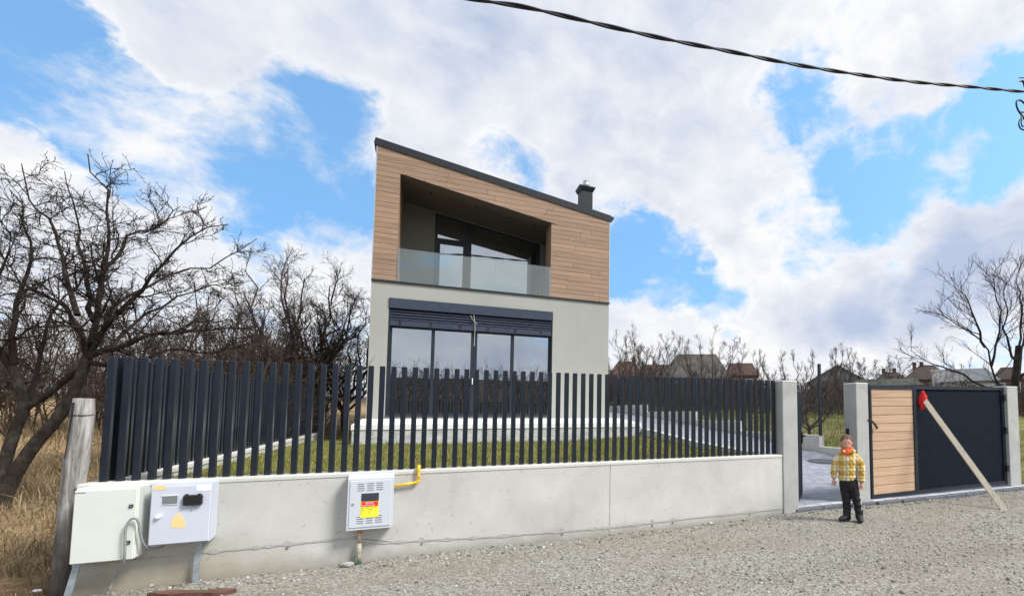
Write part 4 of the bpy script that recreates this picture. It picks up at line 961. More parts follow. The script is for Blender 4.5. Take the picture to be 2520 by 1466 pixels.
limbs = [[(*C0, 9.2), (228, 800, 9.2), (245, 700, 9.1), (262, 645, 9.0), (276, 585, 9.0), (265, 490, 8.9), (228, 425, 8.8), (210, 378, 8.8)],
    [(238, 745, 9.2), (262, 660, 9.3), (300, 600, 9.4), (336, 573, 9.5), (396, 555, 9.6), (425, 530, 9.6), (448, 508, 9.7)],
    [(*C0, 9.2), (270, 790, 9.0), (336, 726, 8.8), (396, 652, 8.7), (450, 600, 8.6), (496, 570, 8.6), (560, 551, 8.5)],
    [(*C0, 9.2), (255, 800, 9.4), (299, 745, 9.6), (411, 678, 9.8), (480, 660, 10), (541, 648, 10), (600, 610, 10.1), (632, 588, 10.1)],
    [(*C0, 9.2), (280, 855, 9.0), (373, 823, 8.8), (450, 820, 8.6), (523, 816, 8.5), (580, 808, 8.4), (635, 800, 8.3)],
    [(*C0, 9.2), (195, 800, 9.0), (150, 745, 8.9), (105, 719, 8.7), (50, 700, 8.6), (0, 672, 8.5), (-60, 640, 8.4)],
    [(230, 790, 9.2), (222, 720, 9.5), (213, 659, 9.7), (198, 570, 9.9), (179, 499, 10), (170, 460, 10), (158, 425, 10.1)],
    [(190, 775, 9.0), (165, 690, 9.2), (150, 610, 9.4), (138, 551, 9.5), (95, 520, 9.6), (65, 480, 9.7), (52, 400, 9.7)],
    [(30, 905, 9.8), (40, 800, 9.7), (60, 700, 9.6), (75, 620, 9.5), (62, 540, 9.4), (40, 500, 9.3), (20, 470, 9.3)],
    [(60, 1000, 9.7), (90, 900, 10), (120, 820, 10.2), (140, 760, 10.4), (190, 700, 10.5), (240, 640, 10.6), (300, 620, 10.7)],
    [(214, 880, 9.2), (260, 860, 9.5), (330, 790, 9.9), (420, 740, 10.2), (500, 710, 10.4), (560, 700, 10.5), (600, 690, 10.6)],
    [(214, 890, 9.2), (290, 900, 9.0), (360, 880, 8.8), (430, 860, 8.7), (500, 870, 8.6), (560, 850, 8.5), (600, 840, 8.5)],
    [(30, 905, 9.8), (-10, 830, 9.6), (-20, 740, 9.4), (10, 650, 9.3), (20, 600, 9.2), (5, 540, 9.2), (0, 500, 9.2)]]
LPm = np.stack([poly_interp(LP(l), 12) for l in limbs]); LRm = np.stack([(.029*np.linspace(1, 0, 12)**1.15+.005)*random.uniform(.85, 1.1) for _ in limbs])
LPm[:, 1:] += RNG.normal(size=LPm[:, 1:].shape)*.018
tree_object('large gnarled bare fruit tree leaning over the left boundary fence', base, LPm, LRm, trunkg,
    [dict(m_=14, L0=.25, L1=.85, ang=.8, upb=.05, wig=.26, npts=9, rr=.5, tmin=.1, tmax=.92, rmin=.0065, sides=4), dict(m_=11, L0=.08, L1=.36, ang=.85, upb=.05, wig=.26, npts=5, rr=.6, tmin=.08, rmin=.0042), dict(m_=5, L0=.03, L1=.10, ang=1.0, upb=.03, wig=.2, npts=3, rr=.7, tmin=.1, rmin=.0032)], ('bark', 'twig'))

# --- generic bare tree
def bare_tree(label, x, y, h, spread, mats=('twigfar', 'twigfar'), n_l=8, thick=1.0, dens=1.0, upb=.22, group='bare trees beyond the plot', tw=.004, z=None, lean=(0, 0)):
    z0 = float(terr(np.array(x), np.array(y)))-.1 if z is None else z; b = np.array([x, y, z0])
    th = h*RNG.uniform(.18, .28); tp = poly_interp([tuple(b), tuple(b+np.array([lean[0]*.3+.04*h*RNG.normal()*.4, lean[1]*.3, th*.5])), tuple(b+np.array([lean[0]*.6, lean[1]*.6, th]))], 6)
    tg = tubes(tp[None], (np.linspace(.028, .021, 6)*h*thick*.8)[None], 8); LPs = []; LRs = []
    for k in range(n_l):
        a = 2*math.pi*(k+RNG.random()*.7)/n_l; sp = spread*RNG.uniform(.45, 1.0); s0 = tp[int(RNG.integers(3, 6))]
        e = b+np.array([lean[0]+sp*math.cos(a), lean[1]+sp*math.sin(a), h*RNG.uniform(.72, 1.0)-.25*sp*h/max(spread*2.5, .1)])
        mid = s0*.5+e*.5+np.array([.18*sp*math.cos(a), .18*sp*math.sin(a), -.06*h])
        l = poly_interp([tuple(s0), tuple(mid), tuple(e)], 9); l[1:] += RNG.normal(size=(8, 3))*.015*h; LPs.append(l); LRs.append(np.linspace(.013, .0028, 9)*h*thick*.8)
    s = h/5.
    return tree_object(label, tuple(b), np.stack(LPs), np.stack(LRs), tg,
        [dict(m_=int(9*dens), L0=.35*s, L1=1.15*s, ang=.75, upb=upb, wig=.16, npts=6, rr=.5, rmin=tw*1.5, tmin=.15), dict(m_=int(7*dens), L0=.15*s, L1=.5*s, ang=.75, upb=upb*.7, wig=.15, npts=4, rr=.55, rmin=tw), dict(m_=4, L0=.08*s, L1=.2*s, ang=.8, upb=upb*.4, wig=.12, npts=3, rr=.6, rmin=tw*.8)], mats, group=group)
def at(u, D): p = PD(u, 1020, D); return p[0], p[1]
def bt(label, u, vtop, D, spread, **k):
    x, y = at(u, D); z0 = float(terr(np.array(x), np.array(y)))-.1; zt = PD(u, vtop, D)[2]; return bare_tree(label, x, y, zt-z0, spread, **k)
DK = ('twig', 'twig')
SF = ('twigsoft', 'twigsoft')
bt('bare tree with a fan of thin branches just left of the house', 752, 600, 14.5, 1.9, mats=SF, n_l=15, dens=1.35, tw=.0055, upb=.10, group='bare trees behind the side fence')
bt('bare bushy tree behind the middle of the side fence', 610, 690, 12.5, 1.7, mats=SF, n_l=10, dens=1.0, tw=.006, group='bare trees behind the side fence')
bt('dark low bare tree close to the left house wall', 850, 740, 15.5, 1.6, mats=SF, n_l=10, dens=1.0, tw=.007, group='bare trees behind the side fence')
bt('tangled bare tree behind the large leaning fruit tree', 330, 690, 13, 2.4, mats=SF, n_l=8, dens=.8, tw=.005, group='bare trees behind the side fence')
bt('bare tree at the left edge behind the leaning fruit tree', 70, 700, 13, 2.0, mats=SF, n_l=7, dens=1.0, tw=.0065, group='bare trees behind the side fence')
bt('leafless tree behind the far end of the side fence', 480, 720, 16, 2.2, mats=SF, n_l=10, dens=1.0, tw=.007, group='bare trees behind the side fence')
bt('thin bare tree right against the right house corner', 1535, 835, 30, 2.0, tw=.0075, n_l=14, thick=.75, upb=.4)
bt('tall bare tree with upright twigs right of the house', 1600, 800, 32, 2.4, tw=.0075, n_l=14, thick=.75, upb=.45)
bt('wide bare tree in front of the dark hipped roof', 1745, 818, 34, 3.0, tw=.008, n_l=14, thick=.75, upb=.35)
bt('small bare tree between dark roof and concrete pillar', 1850, 880, 40, 2.0, tw=.009, n_l=8, upb=.4)
bt('dark bare tree rising above the fence pillar by the wicket', 1975, 832, 24, 2.8, mats=SF, tw=.0065, n_l=12, upb=.5, dens=1.1)
bt('round crowned bare tree above the wooden gate panel', 2165, 864, 46, 3.0, tw=.009, n_l=14, thick=.75, upb=.22, dens=1.3)
bt('pale branched small tree in front of the brown roofs', 2335, 880, 42, 1.8, mats=('birch', 'birch'), tw=.010, n_l=8, upb=.4)
bt('thin bare tree beside the fence post inside the wicket view', 1990, 905, 17.5, 1.9, mats=SF, tw=.006, n_l=7, thick=1.2, upb=.25)
bt('small bare tree seen through the pickets beside the driveway', 1720, 915, 22, 1.6, mats=SF, tw=.007, n_l=8)
bt('faint bare tree between the grey gable and brown roofs', 2075, 862, 44, 1.6, tw=.009, n_l=7, upb=.5)
# right-hand tree, limbs traced
base = PD(2492, 1010, 13.6); base[2] = float(terr(np.array(base[0]), np.array(base[1])))-.1
def LD(pts): return [tuple(PD(u, v, D)) for u, v, D in pts]
tk = poly_interp([tuple(base)]+LD([(2488, 1000, 13.5), (2500, 930, 13.4), (2508, 850, 13.3)]), 12)
rl = [[(2490, 985, 13.5), (2455, 935, 13.3), (2420, 846, 13.0), (2355, 800, 12.7), (2297, 754, 12.5)], [(2470, 960, 13.4), (2407, 944, 13.2), (2355, 913, 13), (2290, 890, 12.8), (2240, 864, 12.6)],
    [(2508, 850, 13.3), (2512, 780, 13.3), (2505, 720, 13.2), (2500, 690, 13.2), (2508, 655, 13.2)], [(2505, 870, 13.3), (2540, 800, 13.5), (2570, 740, 13.6), (2590, 700, 13.7), (2600, 660, 13.8)],
    [(2440, 900, 13.2), (2455, 830, 13.4), (2460, 760, 13.6), (2445, 700, 13.7), (2450, 660, 13.8)], [(2425, 855, 13.0), (2400, 790, 13.1), (2385, 745, 13.2), (2370, 720, 13.2), (2365, 700, 13.3)],
    [(2500, 940, 13.4), (2545, 900, 13.2), (2600, 870, 13), (2640, 840, 12.9), (2680, 800, 12.8)], [(2505, 890, 13.3), (2470, 820, 13), (2480, 760, 12.8), (2465, 725, 12.7), (2480, 690, 12.7)]]
LPm = np.stack([poly_interp(LD(l), 10) for l in rl]); LRm = np.stack([np.linspace(.046, .007, 10)*random.uniform(.75, 1) for _ in rl]); LPm[:, 1:] += RNG.normal(size=(len(rl), 9, 3))*.025
tree_object('bare tree with long arching branches at the right edge', tuple(base), LPm, LRm, tubes(tk[None], np.linspace(.14, .085, 12)[None], 10),
    [dict(m_=10, L0=.4, L1=1.25, ang=.75, upb=.16, wig=.12, npts=7, rr=.45, tmin=.15, rmin=.0075, sides=4), dict(m_=7, L0=.25, L1=.7, ang=.65, upb=.18, wig=.12, npts=4, rr=.55, rmin=.005), dict(m_=3, L0=.1, L1=.24, ang=.7, upb=.1, wig=.1, npts=3, rr=.6, rmin=.0038)], ('bark', 'twig'), group=None)

# --- brushwood masses
def brush(name, label, n, xf, yf, h0, h1, mat, stem_r, m1=7, m2=4, kid=.4):
    x = xf(n); y = yf(n, x); z = terr(x, y)-.05; b = np.stack([x, y, z], -1); h = RNG.uniform(h0, h1, n); d = nrm(np.stack([RNG.normal(size=n)*.35, RNG.normal(size=n)*.35, np.ones(n)], -1))
    pts = [b]; c = b
    for k in range(5): d = nrm(d+RNG.normal(size=d.shape)*.16); c = c+d*(h/5)[:, None]; pts.append(c)
    P = np.stack(pts, 1); R = stem_r*np.linspace(1, .35, 6)[None]*RNG.uniform(.6, 1.3, n)[:, None]; geo = [tubes(P, R, 3)]
    P, R = grow(P, R, m1, kid*.6, kid*1.6, .8, .15, .2, 4, .6, rmin=stem_r*.35); geo.append(tubes(P, R, 3))
    if m2: P, R = grow(P, R, m2, kid*.3, kid*.8, .85, .1, .2, 3, .65, rmin=stem_r*.3); geo.append(tubes(P, R, 3))
    V, Fq = merge(geo); return tag(np_mesh(name, V, Fq, mat), label, 'brush', kind='stuff')
brush('brushwood', 'dense dark brushwood behind the left fence', 750, lambda n: RNG.uniform(-24, -2.9, n), lambda n, x: RNG.uniform(15.5, 23, n)+np.clip(-x-12, 0, 20)*-.35, 1.2, 3.4, 'brush', .018, 8, 5, .7)
brush('brushwood', 'tangled thicket behind the end of the side fence', 260, lambda n: RNG.uniform(-4.4, -2.75, n), lambda n, x: RNG.uniform(11.5, 19, n), 1.4, 3.2, 'brush', .014, 8, 5, .55)
brush('brushwood', 'reddish brown scrub beyond the driveway wall', 1500, lambda n: RNG.uniform(9, 66, n), lambda n, x: RNG.uniform(32, 46, n)-np.clip(x-20, 0, 46)*.35, 1.2, 2.7, 'brushr', .04, 7, 3, .9)
brush('brushwood', 'low dark scrub behind the meadow grass', 700, lambda n: RNG.uniform(11, 50, n), lambda n, x: RNG.uniform(25, 31, n)-np.clip(x-20, 0, 30)*.30, .8, 2.0, 'brush', .032, 7, 3, .6)
brush('brushwood', 'scrub on the bank across the street', 500, lambda n: RNG.uniform(-16, 30, n), lambda n, x: RNG.uniform(-22, -15.5, n), 1.6, 3.2, 'brush', .03, 7, 3, .8)
# dry grass on the left, field grass on the right
def leftz(x, y): return terr(x, y)+wob(x, y, .05, .7)-.035
V1 = blades(16000, -7.5, -2.62, 7.1, 13.5, leftz, .08, .26, .008, 1.4); V2 = blades(14000, -18, -2.62, 9, 20, leftz, .12, .36, .013, 1.3); V3 = blades(4000, -5.0, -2.6, 6.5, 7.6, leftz, .06, .24, .007, 1.25)
V, Fq = merge([V1, V2, V3]); tag(np_mesh('dry_grass', V, Fq, 'straw'), 'matted straw-coloured dry grass on the left bank', 'grass', kind='stuff')
V1 = blades(16000, 10.3, 26, 8, 26, lambda x, y: terr(x, y)-.03, .05, .16, .018, 1.0); V2 = blades(5000, 9.5, 45, 26, 38, lambda x, y: terr(x, y)-.03, .2, .7, .03, .8)
V, Fq = merge([V1, V2]); tag(np_mesh('field_grass', V, Fq, 'fieldblade'), 'rough green and brown meadow grass beyond the mesh fence', 'grass', kind='stuff')
V, Fq = blades(500, -4.4, -2.62, 5.5, 6.5, lambda x, y: 0*x-.02, .03, .12, .006, 1.3); tag(np_mesh('dirt_litter', V, Fq, 'straw'), 'dry stalks littering the dirt below the wooden post', 'grass', kind='stuff')

# ------------------------------------------------------------------ far houses
def far_house(label, u0, u1, vr, ve, D, rmat, wmat, kind='hip', chim=(), win=0, ridge=(.3, .7), name='far_house'):
    uc = (u0+u1)/2; p = PD(uc, 1020, D); ang = math.atan2(p[0], p[1]); w = (u1-u0)*D/F*math.cos(ang-YAW)
    zr = PD(uc, vr, D)[2]; ze = PD(uc, ve, D)[2]; zb = float(terr(np.array(p[0]), np.array(p[1])))-.4; dp = w*.75
    t = thing(name, (p[0], p[1], zb), label, 'house', 'houses on the rise behind the plot')
    ca, sa = math.cos(-ang), math.sin(-ang)
    def T(mb): mb.v = [(p[0]+x*ca-y*sa, p[1]+x*sa+y*ca, z) for x, y, z in mb.v]; return mb
    h = w/2; ins = .06*w
    if kind == 'flat':
        build('wall', T(MB().box(-h, h, 0, dp, zb, zr-.25)), wmat, t); build('roof', T(MB().box(-h-.1, h+.1, -.1, dp+.1, zr-.249, zr)), rmat, t)
    elif kind == 'gable':                   # gable end towards the viewer
        build('wall', T(MB().prism([(-h+ins, zb), (h-ins, zb), (h-ins, ze), (0, zr-.1), (-h+ins, ze)], 0, dp)), wmat, t)
        r = MB()
        for s in (-1, 1): r.prism([(0, zr), (s*h, ze-.05), (s*h, ze-.22), (0, zr-.17)][::s], -.25, dp+.25)
        build('roof', T(r), rmat, t)
    else:
        build('wall', T(MB().box(-h+ins, h-ins, .05*w, dp-.05*w, zb, ze)), wmat, t)
        a, b = -h+w*ridge[0], -h+w*ridge[1]; m_ = dp/2
        r = MB().add([(-h, 0, ze), (h, 0, ze), (h, dp, ze), (-h, dp, ze), (a, m_, zr), (b, m_, zr), (-h, 0, ze-.15), (h, 0, ze-.15), (h, dp, ze-.15), (-h, dp, ze-.15)],
            [(0, 1, 5, 4), (1, 2, 5), (2, 3, 4, 5), (3, 0, 4), (6, 9, 8, 7), (0, 6, 7, 1), (1, 7, 8, 2), (2, 8, 9, 3), (3, 9, 6, 0)])
        build('roof', T(r), rmat, t)
    rf_ = [c for c in t.children if c.name.startswith('roof')][0]
    for c in chim: x = -h+w*c; build('chimney', T(MB().box(x-.3, x+.3, dp*.45, dp*.45+.6, ze, zr+.6)), 'wall_brick', rf_)
    for k in range(win):
        x = -h+w*(k+.7)/(win+.4); f_ = build('window', T(MB().box(x-.55, x+.55, -.06+(0 if kind != 'hip' else .05*w), .02+(0 if kind != 'hip' else .05*w), ze-1.9, ze-.5)), 'wall_white', t)
        build('pane', T(MB().box(x-.45, x+.45, -.09+(0 if kind != 'hip' else .05*w), -.061+(0 if kind != 'hip' else .05*w), ze-1.8, ze-.6)), 'farglass', f_)
    return t
far_house('far brick-red roof peeking out right of the house corner', 1490, 1590, 884, 930, 75, 'roof_red', 'wall_brick', 'hip', (.7,), 2)
far_house('far low brown roof with a chimney left of the dark hipped roof', 1575, 1660, 893, 925, 85, 'roof_brown', 'wall_brick', 'hip', (.4,), 1, (.05, .95))
far_house('far house with a big dark hipped roof behind bare trees', 1625, 1800, 862, 928, 60, 'roof_dark', 'wall_grey', 'hip', (), 3, (.22, .80))
far_house('far red-brown roof right of the dark hipped roof', 1785, 1870, 889, 922, 72, 'roof_red', 'wall_brick', 'hip', (), 2, (.1, .8))
far_house('far house with a grey gable left of the gate', 1985, 2140, 896, 938, 58, 'roof_grey', 'wall_grey', 'gable', (), 2)
far_house('far small brown roof with two chimneys above the gate', 2150, 2240, 912, 940, 82, 'roof_brown', 'wall_cream', 'hip', (.3, .6), 2)
far_house('far wide red-brown hipped roof with chimneys above the gate', 2222, 2345, 894, 932, 84, 'roof_brown', 'wall_brick', 'hip', (.25, .4), 2, (.35, .65))
far_house('far white flat-roofed modern house among the roofs', 2296, 2352, 908, 930, 70, 'wall_white', 'wall_white', 'flat', (), 2)
far_house('far cream house with a broad grey roof above the navy gate panel', 2315, 2465, 902, 936, 52, 'roof_grey', 'wall_cream', 'hip', (), 3, (.18, .78))
far_house('far brown roof behind the right-hand bare tree', 2440, 2530, 900, 932, 74, 'roof_brown', 'wall_brick', 'hip', (), 2)
far_house('low shed with a dark olive roof just above the gate', 2085, 2275, 927, 948, 42, 'roof_olive', 'wall_grey', 'hip', (), 0, (.12, .9), 'shed')

# ------------------------------------------------------------------ overhead cable
A2 = np.array([12., 6.9]); B2 = np.array([.69, 7.9]); nn2 = np.array([-(B2-A2)[1], (B2-A2)[0]])
def onplane(u, v): d = ray(u, v); return EYE+d*((nn2@A2)/(nn2@d[:2]))
cpts = [onplane(*p) for p in [(1175, 0), (1300, 20), (1500, 66), (1650, 99), (1800, 128), (1950, 158), (2100, 182), (2250, 202), (2400, 215), (2520, 226)]]
v0 = cpts[0]-cpts[1]; cpts = [cpts[0]+v0*(k)+np.array([0, 0, .02*k*k]) for k in (6, 3, 1.5)]+cpts
v1 = cpts[-1]-cpts[-2]; cpts += [cpts[-1]+v1*.4+np.array([0, 0, .05])]
path = smoothpath(cpts, 26)
oc = thing('overhead_cable', tuple(path[-1]), 'black twisted overhead cable crossing the sky', 'cable')
for ph in (0, math.pi):
    pp = []; s = 0
    for i, p in enumerate(path):
        if i: s += (path[i]-path[i-1]).length
        a = s*4.2+ph; pp.append(p+Vector((0, math.cos(a)*.017, math.sin(a)*.017)))
    build('strand', MB().tube(pp, .0195, 6), 'cable', oc, smooth=True)
pole = Vector((13.5, 6.9, 0))
up_ = thing('utility_pole', tuple(pole), 'concrete utility pole beyond the right edge', 'pole')
build('mast', MB().loft([(pole.x, pole.y, -.1, .16, .16), (pole.x, pole.y, 4.5, .13, .13), (pole.x, pole.y, 9.6, .10, .10)], 14), 'oldconc', up_, smooth=True)
build('cross_arm', MB().box(pole.x-.14, pole.x+.14, pole.y-.14, pole.y+.14, 9.0, 9.08), 'galv', up_)
hp_ = lambda x, y: PY((3400+.2728*x)/1.462, (200+.2728*y)/1.462, 6.85)
build('anchor_clamp', MB().tube([hp_(980, 345), hp_(1010, 330), hp_(1035, 350), hp_(1050, 420)], [.012, .03, .025, .02], 8).tube([hp_(975, 300), hp_(985, 290), hp_(1030, 296), hp_(1060, 300)], .012, 6), 'cable', up_)
cl = smoothpath([hp_(*p) for p in ((1060, 650), (1010, 600), (960, 590), (940, 630), (955, 700), (990, 760), (1030, 810), (1050, 850))], 6)
c3_ = smoothpath([hp_(*p) for p in ((1040, 750), (985, 750), (1010, 800), (980, 870), (975, 920), (1000, 965), (1045, 985), (1070, 990))], 6)
c4_ = smoothpath([hp_(*p) for p in ((1030, 790), (1010, 850), (1008, 910), (1025, 940), (1040, 930))], 6)
tag(build('cable_coil', MB().tube(cl, .022, 6).tube(c3_, .018, 6).tube(c4_, .016, 6), 'cable', None, tuple(cl[-1]), True), 'black coil of spare cable hanging at the right edge below the overhead cable', 'cable')

# ------------------------------------------------------------------ the child
KX, KY = 4.965, 5.09
kid = thing('person', (KX, KY, .03), 'small child in yellow plaid jacket, orange scarf and black trousers by the wicket', 'person')
def remeshed(name, mb, mat, parent, vox, smooth_it=4, disp=None):
    me = bpy.data.meshes.new('t'); me.from_pydata(mb.v, [], mb.f); bm = bmesh.new(); bm.from_mesh(me); bmesh.ops.recalc_face_normals(bm, faces=bm.faces); bm.to_mesh(me); bm.free()
    o = bpy.data.objects.new('t', me); COL.objects.link(o)
    r = o.modifiers.new('r', 'REMESH'); r.mode = 'VOXEL'; r.voxel_size = vox
    if smooth_it: s = o.modifiers.new('s', 'SMOOTH'); s.iterations = smooth_it; s.factor = .5
    dg = bpy.context.evaluated_depsgraph_get(); nm = bpy.data.meshes.new_from_object(o.evaluated_get(dg)); bpy.data.objects.remove(o)
    if disp:
        n = len(nm.vertices); co = np.empty(n*3); nm.vertices.foreach_get('co', co); no = np.empty(n*3); nm.vertices.foreach_get('normal', no); co = co.reshape(-1, 3); no = no.reshape(-1, 3)
        co += no*disp(co)[:, None]; nm.vertices.foreach_set('co', co.ravel()); nm.update()
    nm.polygons.foreach_set('use_smooth', [True]*len(nm.polygons)); nm.materials.clear()
    o = bpy.data.objects.new(name, nm); COL.objects.link(o); nm.materials.append(MT[mat]); o.parent = parent; WL[o.name] = WL[parent.name].copy(); return o
# local: x to the viewer's right, -y towards the viewer, z up; metres
hc = (-.028, -.005, 1.022)
bdy = MB()
bdy.ell((hc[0], hc[1], hc[2]+.012), .074, .088, .092, 20, 14).ell((hc[0], hc[1]-.022, hc[2]-.045), .056, .062, .052, 16, 10)
bdy.ell((hc[0], hc[1]-.090, hc[2]-.020), .010, .013, .013, 10, 6)                       # nose
bdy.ell((hc[0], hc[1]-.078, hc[2]-.048), .020, .010, .006, 10, 6)                        # lips
for s in (-1, 1):
    bdy.ell((hc[0]+s*.076, hc[1]+.006, hc[2]-.010), .009, .014, .021, 10, 6)             # ears
    bdy.ell((hc[0]+s*.028, hc[1]-.070, hc[2]+.022), .022, .012, .008, 12, 8)             # brows
bdy.tube([(hc[0], .008, .965), (-.025, .01, .88)], [.042, .046], 14)
bdy.loft([(-.03, .005, .50, .085, .065), (-.03, .005, .60, .095, .068), (-.02, .005, .75, .10, .07), (-.02, .005, .85, .10, .06), (-.02, .005, .89, .05, .045)], 16)
arms = {-1: [(-.105, .0, .845), (-.186, -.004, .70), (-.200, -.024, .565), (-.200, -.03, .53)], 1: [(.075, .0, .835), (.148, -.004, .68), (.141, -.026, .52), (.138, -.03, .485)]}
for s in (-1, 1): bdy.tube(arms[s], [.034, .030, .023, .020], 12)
for s, w in ((-1, (-.201, -.034, .525)), (1, (.137, -.034, .482))):
    bdy.ell((w[0], w[1], w[2]-.022), .022, .013, .026, 12, 8)
    for i, (dx, ln) in enumerate(((-.021, .030), (-.007, .037), (.007, .035), (.020, .027))):
        bx_ = w[0]+dx; z0 = w[2]-.040
        bdy.tube([(bx_, w[1], z0+.012), (bx_+dx*.15, w[1]-.006, z0-ln*.5), (bx_+dx*.1, w[1]-.016, z0-ln)], [.0066, .0058, .0048], 8)
    bdy.tube([(w[0]-s*.018, w[1]-.008, w[2]-.012), (w[0]-s*.030, w[1]-.018, w[2]-.030), (w[0]-s*.030, w[1]-.024, w[2]-.046)], [.008, .0072, .006], 8)
legs = {-1: [(-.078, .0, .50), (-.058, -.006, .31), (-.046, .004, .10)], 1: [(.040, .0, .50), (.068, -.010, .30), (.102, .0, .09)]}
for s in (-1, 1): bdy.tube(legs[s], [.052, .042, .032], 12)
HS = .92; hk = lambda p: tuple(hc[k]+(p[k]-hc[k])*HS-(.010 if k == 2 else 0) if p[2] > .935 else p[k] for k in range(3))
bdy.v = [hk(p) for p in bdy.v]
bd = remeshed('body', bdy, 'skin', kid, .0036, 2)
for s in (-1, 1):
    ey = MB().ell((hc[0]+s*.028, hc[1]-.0835, hc[2]+.004), .0075, .004, .0034, 10, 6)
    ey.v = [hk(p) for p in ey.v]; me = bpy.data.meshes.new('eye'); me.from_pydata(ey.v, [], ey.f); e = bpy.data.objects.new('eye', me); COL.objects.link(e); me.materials.append(MT['whitefab']); e.parent = bd
    pu = MB().ell((hc[0]+s*.028-.001, hc[1]-.0868, hc[2]+.004), .0045, .002, .0038, 8, 6); pu.v = [hk(p) for p in pu.v]; me = bpy.data.meshes.new('iris'); me.from_pydata(pu.v, [], pu.f); e = bpy.data.objects.new('iris', me); COL.objects.link(e); me.materials.append(MT['hair']); e.parent = bd
hr = MB()
hr.ell((hc[0], hc[1]+.012, hc[2]+.030), .083, .094, .086, 22, 14)
hr.v = [(x, y if y > hc[1]-.03 else y, max(z, hc[2]+(.034 if y < hc[1]-.045 else (-.012 if y < hc[1]+.03 else -.05)))) for x, y, z in hr.v]
hr.v = [hk(p) for p in hr.v]
remeshed('hair', hr, 'hair', kid, .006, 3, lambda c: .003*np.sin(c[:, 0]*170+c[:, 1]*90)*np.cos(c[:, 2]*120+c[:, 0]*60))
# jacket
jk = MB()
jk.loft([(-.030, .0, .520, .104, .088), (-.030, .0, .545, .114, .098), (-.030, .0, .60, .112, .096), (-.028, .0, .70, .114, .096), (-.022, .0, .79, .122, .096), (-.018, .004, .845, .122, .084), (-.018, .006, .885, .086, .070), (-.020, .006, .918, .070, .066)], 26)
jk.tube([(-.095, .0, .848), (-.155, -.002, .785), (-.186, -.004, .70), (-.200, -.018, .61), (-.200, -.026, .548)], [.050, .050, .046, .041, .038], 16)
jk.tube([(.062, .0, .845), (.120, -.002, .775), (.148, -.004, .69), (.150, -.018, .59), (.140, -.028, .505)], [.052, .052, .049, .044, .040], 16)
jk.tube([(-.105, -.05, .885), (-.070, -.085, .905), (-.030, -.070, .88)], [.012, .020, .008], 8).tube([(.075, -.04, .900), (.045, -.082, .915), (-.005, -.080, .87)], [.014, .022, .008], 8)
def fold(c): return .0035*np.sin(c[:, 2]*75+c[:, 0]*40)*np.sin(c[:, 0]*55+c[:, 1]*30)+.002*np.sin(c[:, 2]*140+3)
jo = remeshed('jacket', jk, 'plaid', kid, .0075, 9, fold)
zl = MB().tube([(-.045, -.102, .83), (-.040, -.107, .76), (-.036, -.107, .66), (-.040, -.105, .575), (-.062, -.098, .525)], .0045, 6)
me = bpy.data.meshes.new('zip'); me.from_pydata(zl.v, [], zl.f); e = bpy.data.objects.new('zip', me); COL.objects.link(e); me.materials.append(MT['conduit']); e.parent = jo
sc_ = MB()
for i, (z, r) in enumerate(((.945, .062), (.925, .068), (.902, .070), (.885, .062))):
    sc_.tube([(-.024+r*math.cos(a), -.004+(r+.004)*math.sin(a)-.012*(i == 3)*(math.sin(a) < 0), z+.010*math.sin(a+i)-.012*(1 if math.sin(a) < -.3 else 0)) for a in np.linspace(0, 6.28, 22)], .0155, 8)
sc_.ell((-.030, -.074, .868), .030, .012, .034, 12, 8)
remeshed('scarf', sc_, 'scarf', kid, .006, 3)
tz_ = MB()
tz_.loft([(-.020, .002, .585, .105, .082), (-.020, .002, .52, .112, .086), (-.018, .002, .46, .110, .082), (-.018, .002, .40, .092, .07)], 20)
tz_.tube([(-.072, .0, .50), (-.062, -.006, .40), (-.052, -.010, .31), (-.046, -.002, .20), (-.042, .004, .115)], [.066, .064, .056, .050, .050], 16)
tz_.tube([(.036, .0, .50), (.052, -.006, .40), (.072, -.012, .30), (.092, -.004, .18), (.106, .0, .095)], [.066, .063, .055, .049, .049], 16)
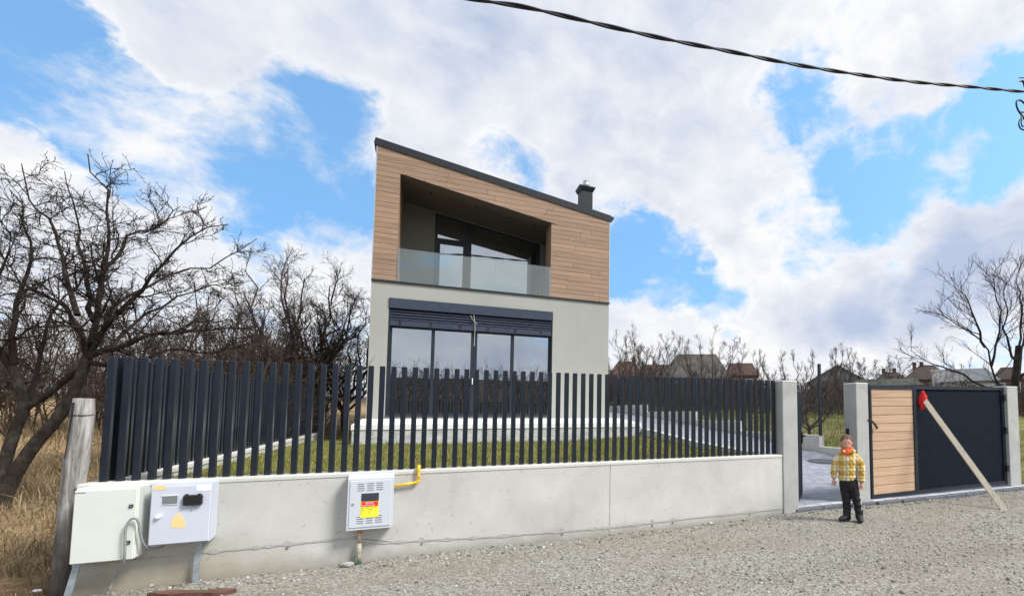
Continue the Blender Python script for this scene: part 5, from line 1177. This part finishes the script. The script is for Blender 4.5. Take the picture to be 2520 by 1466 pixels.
def fold2(c): return .005*np.sin(c[:, 2]*85+c[:, 0]*25)*np.clip((.42-c[:, 2])*4, .1, 1)
to = remeshed('trousers', tz_, 'blackfab', kid, .0075, 3, fold2)
sp = MB()
ed = [(.098, .0, .47), (.104, -.004, .40), (.117, -.010, .31), (.132, -.002, .20), (.146, .002, .11)]
for i in range(len(ed)-1):
    a, b = ed[i], ed[i+1]; w = (.026, .030, .026, .020, .018); sp.add([(a[0]+.003, a[1]-w[i], a[2]), (a[0]+.010, a[1]+w[i], a[2]), (b[0]+.010, b[1]+w[i+1], b[2]), (b[0]+.003, b[1]-w[i+1], b[2]), (a[0]-.02, a[1]-w[i], a[2]), (a[0]-.02, a[1]+w[i], a[2]), (b[0]-.02, b[1]+w[i+1], b[2]), (b[0]-.02, b[1]-w[i+1], b[2])], [(0, 1, 2, 3), (4, 7, 6, 5), (0, 3, 7, 4), (1, 5, 6, 2), (0, 4, 5, 1), (3, 2, 6, 7)])
me = bpy.data.meshes.new('side_stripe'); me.from_pydata(sp.v, [], sp.f); e = bpy.data.objects.new('side_stripe', me); COL.objects.link(e); me.materials.append(MT['whitefab']); e.parent = to
for (ax, ay, tx, ty, lab) in ((-.044, .006, -.125, -.055, 0), (.108, .004, .118, -.105, 1)):
    bo = MB(); dx, dy = tx-ax, ty-ay
    bo.tube([(ax, ay, .155), (ax, ay, .10), (ax, ay, .045)], [.050, .051, .050], 16)
    for i, (t, r, h) in enumerate(((-.15, .042, .036), (.3, .046, .042), (.65, .044, .036), (.95, .036, .028))):
        bo.ell((ax+dx*t, ay+dy*t, h), r, r, h-.001, 14, 8)
    bo.v = [(x, y, max(z, .002)) for x, y, z in bo.v]; remeshed('boot', bo, 'boot', kid, .0065, 2)
kid.rotation_euler = (0, 0, -math.atan2(KX, KY)+.06)
kid.location.z = float(gvz(np.array(KX), np.array(KY)))+.006
print('objects', len(bpy.data.objects), 'tris', sum(len(o.data.polygons) for o in bpy.data.objects if o.type == 'MESH'))
